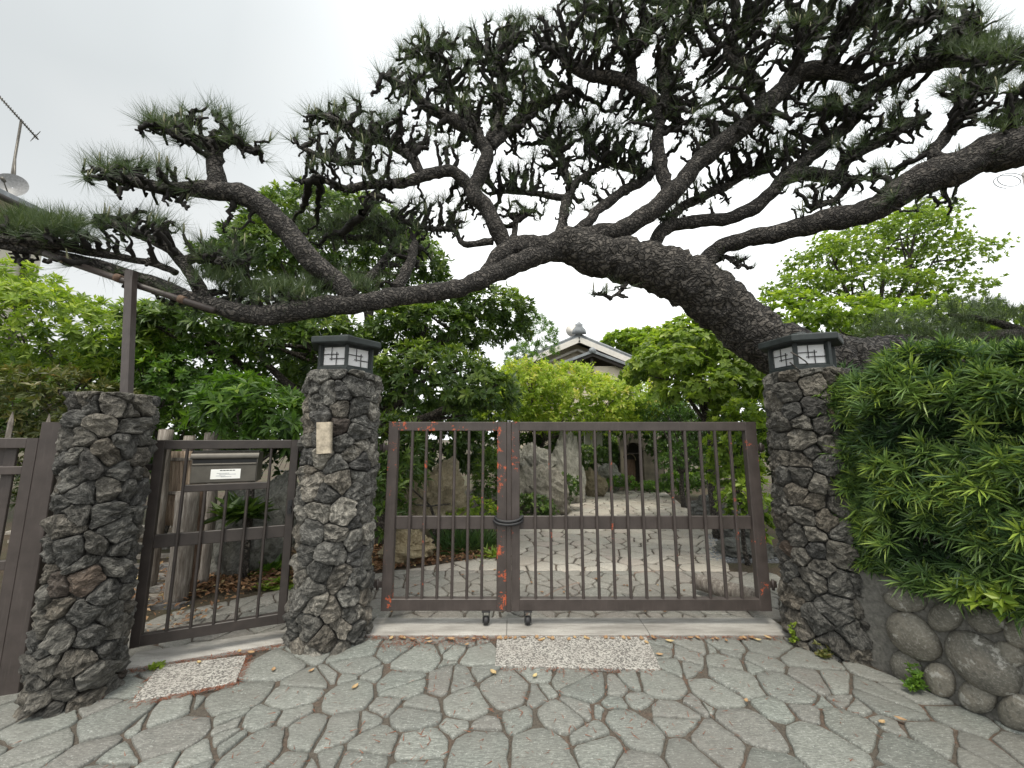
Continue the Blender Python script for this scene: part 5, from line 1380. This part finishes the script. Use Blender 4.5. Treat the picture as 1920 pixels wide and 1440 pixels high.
for k in range(14):
    px = 296 + k * 7.4; Y = 4.12 + k * .018
    t_, b_ = P(px, 846, Y), P(px, 985, Y)
    pts = [b_ * (1 - f) + t_ * f for f in np.linspace(0, 1, 9)]
    mk('bamboo_cane', *tube(pts, [.019 * (1.12 if i % 3 == 1 else 1) for i in range(9)], 8), M['bamboo'], bs)
for y in (862, 925): mk('cross_rail', *beam(P(292, y, 4.085), P(398, y - 2, 4.34), .034, .02, UP), M['wood_grey'], bs, False)
for k in range(3):
    mk('foot_post', *beam(P(300 + k * 45, 985, 4.16 + k * .1) * [1, 1, 0] + [0, 0, -.02], P(300 + k * 45, 860, 4.16 + k * .1), .04, .04), M['wood_brown'], bs, False)
# long pale step stones running up to the left
for k in range(12):
    y = 1150 - k * 13 - (k % 3) * 3; Y = G(200, y)[1]
    a, b_ = G(70 - k * 5, y), G(350 - k * 3, y - 12)
    d = nrm(b_ - a); nn = np.array([-d[1], d[0], 0]); wd = .10
    poly = [a - nn * wd * .45, b_ - nn * wd * .45 + d * g.uniform(-.1, .05), b_ + nn * wd * .45, a + nn * wd * .45]
    V, F = prism([tuple(p[:2]) for p in poly], -.01, .035 + .006 * (k % 3))
    V = V + np.array([np.array(mn.noise_vector(Vector(v * 7))) * .012 for v in V])
    tag(mk('step_stone', V, F, M['slab'], None, False, origin=(a + b_) / 2 * [1, 1, 0]), 'long pale flat step stone behind the fence and small gate', 'stone', 'pale step stones beyond the fence')
# pointed pickets in the planting left of the slim pillar
for px in (24, 93):
    t = P(px, 772 + (px > 50) * 4, 3.4); b_ = t * [1, 1, 0]
    V, F = tube([b_, t - UP * .09, t], [.022, .022, .004], 4)
    tag(mk('picket', V, F, M['wood_grey'], None, False, origin=b_), 'pointed weathered picket rising behind the brown fence', 'picket', 'pointed pickets')

# ---------------------------------------------------------------- grass, ferns, weeds, fallen leaves
def tuft(name, label, cat, c, n, rx, ry, L, W_, mat, incl=(5, 65), tone=.45, group=None, droop=.5):
    C = np.array(c) + np.stack([g.normal(0, rx, n), g.normal(0, ry, n), np.zeros(n)], 1)
    V, F, t1 = leaf_mesh(C, nrm(UP + g.normal(0, .15, (n, 3))), 9, L, W_, incl, .35, droop, tone=np.full(n, tone) + g.normal(0, .12, n), g=g, spread=.02)
    V[:, 2] = np.maximum(V[:, 2], .008)
    o = mk(name, V, F, mat, None, False, t1, origin=c)
    return tag(o, label, cat, group)
tuft('grass_clump', 'dark strappy grass clump beside the layered tan rock', 'grass', G(865, 1030), 60, .16, .12, .34, .012, M['leaf_grass'])
tuft('grass_clump', 'smaller strappy grass clump by the meeting stiles', 'grass', G(905, 1028), 40, .10, .10, .28, .011, M['leaf_grass'], tone=.6)
tuft('fern', 'fern growing in the litter by the dark round boulder', 'plant', G(500, 1075), 14, .06, .06, .20, .05, M['leaf_mid'], (30, 80))
tuft('fern', 'broad leaved plant behind the mailbox gate bars', 'plant', P(452, 965, 4.2), 12, .10, .08, .24, .07, M['leaf_dark'], (30, 85))
tuft('low_plant', 'small leafy plant in the litter behind the small gate', 'plant', G(512, 1100), 12, .07, .05, .12, .05, M['leaf_bright'], (40, 85), .4)
tuft('low_plant', 'green sprout at the corner of the narrow gate leaf bed', 'plant', G(923, 1046), 14, .06, .06, .18, .03, M['leaf_bright'], (30, 80))
plant('shrub', 'low bright shrub at the foot of the tall tan rock', 'shrub', [pxblob(900, 960, 36, 24, 6.0, .3), pxblob(860, 970, 30, 15, 5.8, .25)], 240, 8, .05, .022, M['leaf_gold'], r0=.015, seed=61)
plant('shrub', 'low dark green shrub by the big grey boulder', 'shrub', [pxblob(998, 955, 45, 26, 7.2, .35), pxblob(1060, 915, 26, 26, 8.2, .3)], 170, 8, .07, .03, M['leaf_dark'], r0=.015, seed=62)
plant('shrub', 'narrow leaved shrub inside the gate beside the pale pillar', 'shrub', [pxblob(745, 860, 55, 80, 5.0, .4), pxblob(720, 940, 40, 60, 4.6, .35), pxblob(920, 900, 30, 60, 6.6, .35)], 100, 9, .12, .03, M['leaf_dark'], r0=.02, seed=63, tshift=.12)
plant('shrub', 'dark low shrub between the boulders and the pale outbuilding', 'shrub', [pxblob(1105, 868, 45, 32, 12.2, .4), pxblob(1148, 850, 16, 26, 12.6, .3)], 120, 9, .10, .04, M['leaf_dark'], r0=.02, seed=65)
plant('shrub', 'dark overhanging shrub above the arched doorway', 'shrub', [pxblob(1185, 800, 60, 26, 11.6, .4), pxblob(1240, 830, 26, 40, 11.4, .4)], 90, 9, .12, .05, M['leaf_dark'], (3.0, 12.9, 0), r0=.03, seed=66, tshift=-.1)
plant('shrub', 'fern like planting at the foot of the arched doorway', 'shrub', [pxblob(1222, 914, 36, 9, 11.2, .4), pxblob(1275, 905, 36, 20, 10.0, .4), pxblob(1165, 905, 26, 12, 10.8, .3)], 110, 9, .10, .03, M['leaf_mid'], r0=.015, seed=64)
def weed(label, c, n, s, mat, mounts=.03):
    C = np.array(c) + np.abs(g.normal(0, 1, (n, 3))) * [0, 0, mounts] + g.normal(0, 1, (n, 3)) * [s, s * .6, 0]
    V, F, t1 = leaf_mesh(C, nrm(UP + g.normal(0, .6, (n, 3))), 6, .03, .018, (30, 90), tone=np.full(n, .6), g=g)
    V[:, 2] = np.maximum(V[:, 2], .022)
    tag(mk('weed', V, F, mat, None, False, t1, origin=c), label, 'weed')
weed('bright green weed at the end of the long sill', (2.06, 3.02, .03), 26, .025, M['leaf_bright'], .07)
weed('small green moss fern where the pillar meets the cobble wall', WW(.09, .04, .11), 45, .022, M['leaf_mid'], .05)
weed('brownish moss tuft at the foot of the hedge side pillar', (2.13, 2.86, .025), 26, .03, M['leaf_red'], .02)
weed('tiny green weed beside the small granite slab', (-2.32, 2.72, .025), 14, .025, M['leaf_bright'], .015)
M['dead'] = leaf_material('dry_fallen_leaf', (.10, .045, .022), (.22, .115, .055), (.40, .26, .14), .1, .6, (.55, .45, .22))
def litter(name, label, pts, L, W_, parent=None, tone=.4, z=.03):
    n = len(pts)
    C = np.column_stack([pts, z + g.random(n) * .015])
    V, F, t1 = leaf_mesh(C, nrm(UP + g.normal(0, .25, (n, 3))), 1, L, W_, (70, 100), .4, .1, tone=np.full(n, tone) + g.normal(0, .22, n), g=g)
    V[:, 2] = np.maximum(V[:, 2], .012)
    return tag(mk(name, V, F, M['dead'], None, False, t1), label, 'leaf litter', None, 'stuff')
bed = inside([(-3.3, 3.75), (-2.3, 4.1), (-1.3, 4.66), (-.2, 5.05), (-.1, 5.7), (-2.0, 5.6), (-3.6, 5.2)])
pp = np.column_stack([g.uniform(-3.7, 0, 9000), g.uniform(3.6, 5.8, 9000)]); pp = pp[[bed(q) for q in pp]]
litter('leaf_litter', 'brown dry leaf litter on the garden bed behind the gates', pp, .055, .03)
pp = np.column_stack([g.uniform(-4.2, -2.5, 900), g.uniform(3.0, 5.2, 900)])
litter('leaf_litter', 'scattered dry leaves on the pale step stones', pp, .05, .022, tone=.5, z=.045)
# reddish needle debris along the sills and slab joints
def debris(a, b_, n, s):
    f = g.random(n)[:, None]; a, b_ = np.array(a), np.array(b_)
    return a * (1 - f) + b_ * f + g.normal(0, s, (n, 2))
dl = [debris((-1.1, 3.11), (2.0, 3.11), 800, .018), debris((-.95, 3.02), (-.2, 3.08), 420, .045), debris((-2.45, 2.68), (-1.66, 2.99), 420, .02), debris(G(462, 1236)[:2], G(442, 1287)[:2], 260, .018), debris(G(442, 1290)[:2], G(250, 1330)[:2], 260, .012), debris(G(297, 1256)[:2], G(247, 1325)[:2], 60, .010), debris(G(932, 1262)[:2], G(1240, 1266)[:2], 140, .014), debris((-1.0, 2.2), (2.3, 2.7), 420, .3), debris((-2.3, 2.0), (.5, 2.0), 220, .35)]
pp = np.vstack(dl); n = len(pp)
V, F, t1 = leaf_mesh(np.column_stack([pp, np.full(n, .0235)]), nrm(UP + g.normal(0, .1, (n, 3))), 1, .032, .0035, (80, 95), .5, 0, True, tone=g.normal(.2, .12, n), g=g)
V[:, 2] = np.maximum(V[:, 2], .0215)
M['dead_needle'] = leaf_material('rust_dead_needle', (.16, .055, .028), (.28, .10, .05), (.36, .17, .09), .05, .7)
tag(mk('needle_debris', V, F, M['dead_needle'], None, False, t1), 'rust coloured dead pine needles in the paving joints', 'needle litter', None, 'stuff')
# single dry leaves lying on the paving
def dry_leaf(x, y, s, tone, a):
    L, W_ = s, s * .55
    pts = [(0, 0), (.3, .8), (.65, .9), (1, 0), (.65, -.9), (.3, -.8)]
    cz = lambda u, v: .010 * abs(v) + .012 * (u - .5) ** 2 * 4
    V = [(x + (u - .5) * L * math.cos(a) - v * W_ / 2 * math.sin(a), y + (u - .5) * L * math.sin(a) + v * W_ / 2 * math.cos(a), .024 + cz(u, v)) for u, v in pts]
    V.append((x, y, .026))
    F = [(i, (i + 1) % 6, 6) for i in range(6)]
    tag(mk('dry_leaf', V, F, M['dead'], None, False, np.full(7, tone), origin=(x, y, .024)), 'curled dry tan leaf lying on the paving by the sills', 'leaf', 'dry leaves on the paving')
for k in range(46):
    x = g.uniform(-.95, 2.0); dry_leaf(x, 3.095 - abs(g.normal(0, .02)), g.uniform(.035, .065), g.uniform(.55, .95), g.uniform(0, 6))
for px, py in ((665, 1298), (805, 1212), (875, 1217), (925, 1270), (1237, 1236), (1400, 1325), (372, 1251), (512, 1265), (583, 1267), (470, 1232), (448, 1230), (1003, 1277), (1655, 1366), (1690, 1360), (1256, 1210)):
    q = G(px, py); dry_leaf(q[0], q[1], g.uniform(.04, .07), g.uniform(.75, 1), g.uniform(0, 6))
for k in range(40):
    x, y = g.uniform(-1.1, 1.9), g.uniform(3.5, 4.6); dry_leaf(x, y, g.uniform(.03, .05), g.uniform(.3, .9), g.uniform(0, 6))

# ---------------------------------------------------------------- tiled house behind the garden
M['plaster'] = simple('cream_plaster', (.52, .46, .36), .9, 0, 5, .12, .1)
M['white_board'] = simple('white_bargeboard', (.62, .59, .54), .7, 0, 6, .1, 0)
M['tile'] = simple('grey_roof_tile', (.20, .215, .23), .5, 0, 7, .35, .1)
M['dark_wood'] = simple('dark_stained_wood', (.028, .022, .018), .7, 0, 20, .3, .1)
hs = empty('tiled_house', (3.0, 17.5, 0), 'cream house with a grey tiled gable roof beyond the garden', 'house')
HY = 16.0
ap = P(1080, 640, HY); ex_ = P(1216, 694, HY - .2); slope = (ap[2] - ex_[2]) / (ex_[0] - ap[0])
hw = ex_[0] - ap[0]
zr = lambda x: ap[2] - abs(x - ap[0]) * slope
V, F = [], []
xl, xr = ap[0] - hw + .6, ap[0] + hw - .6
prof = [(xl, 0), (xr, 0), (xr, zr(xr) - .12), (ap[0], ap[2] - .12), (xl, zr(xl) - .12)]
V = [(x, y, z) for y in (HY, HY + 7) for x, z in prof]
F = [(0, 1, 2, 3, 4)[::-1], (5, 6, 7, 8, 9)] + [(i, (i + 1) % 5, 5 + (i + 1) % 5, 5 + i) for i in (0, 1, 4)]
mk('wall', V, F, M['plaster'], hs, False)
rfo = None
for sgn in (-1, 1):
    a, e = np.array([ap[0], HY - .75, ap[2]]), np.array([ap[0] + sgn * (hw + .2), HY - .75, zr(ap[0] + hw + .2)])
    mbx = MB().add(*[np.array([a, e, e + [0, 8, 0], a + [0, 8, 0], a + [0, 0, .09], e + [0, 0, .09], e + [0, 8, .09], a + [0, 8, .09]]), [(0, 1, 2, 3), (7, 6, 5, 4), (0, 4, 5, 1), (1, 5, 6, 2), (2, 6, 7, 3)]])
    rf = mbx.build('roof', M['tile'], hs)
    for k in range(22):
        y = HY - .72 + k * .36
        mk('tile_row', *tube([(a[0], y, a[2] + .10), (e[0], y, e[2] + .10)], .055, 6), M['tile'], rf)
    mk('bargeboard', *beam(a + [0, -.03, -.13], e + [0, -.03, -.13], .22, .07, UP), M['white_board'], hs, False)
    mk('inner_board', *beam(a + [0, .5, -.42], e + [0, .5, -.42], .10, .05, UP), M['white_board'], hs, False)
rg = mk('ridge', *beam((ap[0], HY - .8, ap[2] + .16), (ap[0], HY + 7.3, ap[2] + .16), .22, .24, np.array([1.0, 0, 0]), .05), M['tile'], hs, False)
orn = mk('ridge_ornament', *lathe([(.02, .0), (.30, .02), (.26, .20), (.14, .34), (.16, .42), (.03, .52)], (ap[0], HY - .82, ap[2] + .08), 12, 1, .35), M['tile'], rg)
# lower dark gable in front
l0 = P(1111, 668, HY - 1.6); 
for sgn in (-1, 1):
    a, e = l0, l0 + np.array([sgn * 2.0, 0, -.78])
    mk('lower_roof', np.array([a, e, e + [0, 1.5, 0], a + [0, 1.5, 0], a + [0, 0, .12], e + [0, 0, .12], e + [0, 1.5, .12], a + [0, 1.5, .12]]), [(0, 1, 2, 3), (7, 6, 5, 4), (0, 4, 5, 1), (1, 5, 6, 2), (2, 6, 7, 3)], M['dark_wood'], hs, False)
    mk('verge_tile', *beam(a + [0, -.02, .18], e + [0, -.02, .18], .10, .10, UP), M['tile'], hs, False)
mk('lower_wall', *beam(l0 + [0, .3, -.1 - l0[2] + .1], l0 + [0, .3, -.35], 3.0, .2, np.array([1.0, 0, 0])), M['plaster'], hs, False)
mk('gable_post', *beam(l0 + [0, .17, -.9], l0 + [0, .17, -.05], .12, .08, np.array([1.0, 0, 0])), M['dark_wood'], hs, False)
mk('wall_beam', *beam(l0 + [-1.4, .17, -.95], l0 + [1.4, .17, -.95], .10, .08, UP), M['dark_wood'], hs, False)
mk('ornament', *lathe([(.02, 0), (.16, .02), (.13, .15), (.05, .22)], l0 + [0, -.02, .12], 10, 1, .6), M['tile'], hs)
dc = P(1073, 620, HY + 1.0)
dsh = empty('satellite_dish', dc, 'small round dish on the ridge of the tiled house', 'dish')
mk('bowl', *tube([dc + [0, -.03, 0], dc, dc + [0, .04, 0]], [.30, .26, .06], 20), M['white_board'], dsh)
mk('mast', *tube([dc + [0, .02, -.02], dc + [0, .1, -.7]], .03, 8), M['steel'], dsh)

# arched doorway in a low garden wall
aw = empty('arched_doorway', P(1192, 905, 12.2) * [1, 1, 0], 'cream garden wall with a dark arched doorway and wooden door', 'doorway')
AX = P(1190, 880, 12.2)[0]; AY = 12.2; hw_, hs_ = .30, 1.06
inner = [(AX - hw_, 0)] + [(AX - hw_ * math.cos(a), hs_ + hw_ * math.sin(a)) for a in np.linspace(0, math.pi, 15)] + [(AX + hw_, 0)]
outer = [(AX - .42, 0)] + [(AX - .42, 1.2)] + [(AX - .42 + 1.32 * f, 1.66 + .05 * math.sin(f * 6)) for f in np.linspace(0, 1, 13)] + [(AX + .9, 1.2)] + [(AX + .9, 0)]
m_ = len(inner)
V = [(x, AY, z) for x, z in inner] + [(x, AY, z) for x, z in outer] + [(x, AY + .3, z) for x, z in inner] + [(x, AY + .3, z) for x, z in outer]
F = []
for i in range(m_ - 1):
    F += [(i, i + 1, m_ + i + 1, m_ + i), (i, 2 * m_ + i, 2 * m_ + i + 1, i + 1), (m_ + i, m_ + i + 1, 3 * m_ + i + 1, 3 * m_ + i)]
mk('wall', V, F, simple('shade_toned_plaster', (.24, .21, .165), .9, 0, 4, .35, .2), aw, False)  # cream plaster in a darker colour, the shade around the doorway painted in
mk('recess', *beam((AX, AY + .31, 0), (AX, AY + .31, 1.5), .8, .02, np.array([1.0, 0, 0])), M['dark_wood'], aw, False)
dr = mk('door', *beam((AX - .08, AY + .22, 0), (AX - .08, AY + .22, .82), .34, .04, np.array([1.0, 0, 0])), M['wood_brown'], aw, False)
mk('door_arch', *tube([(AX - .08 - .18 * math.cos(a), AY + .19, .80 + .20 * math.sin(a)) for a in np.linspace(0, math.pi, 14)], .02, 6), M['bamboo'], dr)
mk('wall_opening', *beam((AX + .58, AY - .004, 1.18), (AX + .58, AY - .004, 1.40), .14, .02, np.array([1.0, 0, 0])), M['dark_wood'], aw, False)
# white wall panel glimpsed between the trunks
gp = P(1112, 815, 12.8)
wp = empty('outbuilding', gp * [1, 1, 0], 'pale boarded outbuilding wall glimpsed behind the boulders', 'building')
for k in range(3): mk('board', *beam((gp[0] - .2 + k * .2, 12.8, .0), (gp[0] - .2 + k * .2, 12.8, 1.75), .19, .05, np.array([1.0, 0, 0])), M['white_board'], wp, False)
mk('roof', *beam((gp[0] - .45, 12.7, 1.80), (gp[0] + .45, 12.7, 1.80), .10, .9, UP), M['tile'], wp, False)

# ---------------------------------------------------------------- neighbour house at the left with aerial and dish
nh = empty('neighbour_house', (-13, 5, 0), 'cream neighbour house with a dark eave at the left edge', 'house')
nx = -9.75
V, F = prism([(-16, 1.0), (nx - .5, 1.0), (nx - .5, 7.9), (-16, 7.9)], 0, 6.05)
mk('wall', V, F, simple('pale_siding', (.56, .53, .45), .8, 0, 3, .1, .05), nh, False)
V = [(nx, .5, 6.05), (nx, 8.3, 6.05), (-13, 8.3, 7.63), (-13, .5, 7.63), (nx, .5, 6.21), (nx, 8.3, 6.21), (-13, 8.3, 7.79), (-13, .5, 7.79), (-16.4, .5, 6.05), (-16.4, 8.3, 6.05), (-16.4, .5, 6.21), (-16.4, 8.3, 6.21)]
F = [(0, 1, 2, 3), (4, 7, 6, 5), (0, 4, 5, 1), (1, 5, 6, 2), (0, 3, 7, 4), (3, 2, 9, 8), (7, 10, 11, 6), (8, 9, 11, 10), (2, 6, 11, 9), (3, 8, 10, 7)]
rf = mk('roof', V, F, M['tile'], nh, False)
mk('gutter', *tube([(nx + .06, .4, 6.03), (nx + .06, 8.35, 6.03)], .06, 8), M['dark_wood'], rf)
mk('soffit', *beam((nx - .26, .6, 6.035), (nx - .26, 8.2, 6.035), .02, .5, UP), M['white_board'], rf, False)
mk('drain_pipe', *tube([(nx - .42, 7.6, 0), (nx - .42, 7.6, 5.5)], .05, 8), M['dark_wood'], nh)
for y in (3.2, 5.6):
    w = mk('window', *beam((nx - .49, y - .7, 4.2), (nx - .49, y + .7, 4.2), 1.2, .08, UP), M['white_board'], nh, False)
    mk('pane', *beam((nx - .45, y - .62, 4.2), (nx - .45, y + .62, 4.2), 1.05, .02, UP), M['dark_wood'], w, False)
m0, m1 = P(8, 420, 7.6), P(40, 225, 7.6)
dk = empty('satellite_dish', m0, 'pale satellite dish on the neighbour roof mast', 'dish')
c = P(22, 350, 7.5); ax = nrm(np.array([.5, -.86, .12]))
mk('bowl', *tube([c + ax * .06, c + ax * .02, c - ax * .015, c - ax * .03], [.27, .20, .10, .01], 24, cap=False), simple('pale_grey_dish', (.22, .22, .22), .5), dk)
mk('feed_arm', *tube([c - UP * .25, c + ax * .28 - UP * .06], .012, 6), M['steel'], dk)
mk('feed_horn', *tube([c + ax * .25 - UP * .06, c + ax * .33 - UP * .04], .035, 8), M['steel'], dk)
mk('clamp', *tube([c - ax * .1, m0 * .38 + m1 * .62 - UP * .0], .02, 6), M['steel'], dk)
ya = empty('roof_aerial', m0, 'thin television aerial on a mast over the neighbour roof', 'aerial')
mk('mast', *tube([m0 - UP * .5, m1], .022, 8), M['steel'], ya)
b0, b1 = P(-4, 178, 7.2), P(72, 262, 7.8)
mk('boom', *tube([b0, b1], .016, 6), M['steel'], ya)
pd = nrm(np.cross(b1 - b0, [.1, -.3, 1]))
for k in range(20):
    q = b0 + (b1 - b0) * (k / 20)
    mk('element', *tube([q - pd * .13, q + pd * .13], .006, 5), M['steel'], ya)
for k in range(5):
    q = b0 + (b1 - b0) * (.86 + k * .03); mk('reflector', *tube([q - pd * .22 + UP * (k - 2) * .07, q + pd * .22 + UP * (k - 2) * .07], .006, 5), M['steel'], ya)

# utility pole and sagging cables at the right
up_ = P(1918, 330, 14) * [1, 1, 0]; up_[0] += .16
pole = empty('utility_pole', up_, 'grey utility pole beyond the right branch with looped cable', 'pole')
mk('shaft', *tube([up_, up_ + UP * 12], [.16, .12], 14), M['concrete'], pole)
lp = P(1893, 335, 13.9)
mk('cable_loop', *tube([lp + np.array([.10 + .50 * math.cos(a), .02 * a, .26 * math.sin(a)]) for a in np.linspace(0, 11, 60)], .012, 5), M['black'], pole)
ca, cb = P(1950, 180, 14), P(1345, 585, 24)
tag(mk('cable', *tube([ca * (1 - f) + cb * f - UP * 1.2 * f * (1 - f) for f in np.linspace(0, 1, 30)], .014, 5), M['black'], None, origin=ca), 'thin overhead cable running down behind the pine', 'cable')
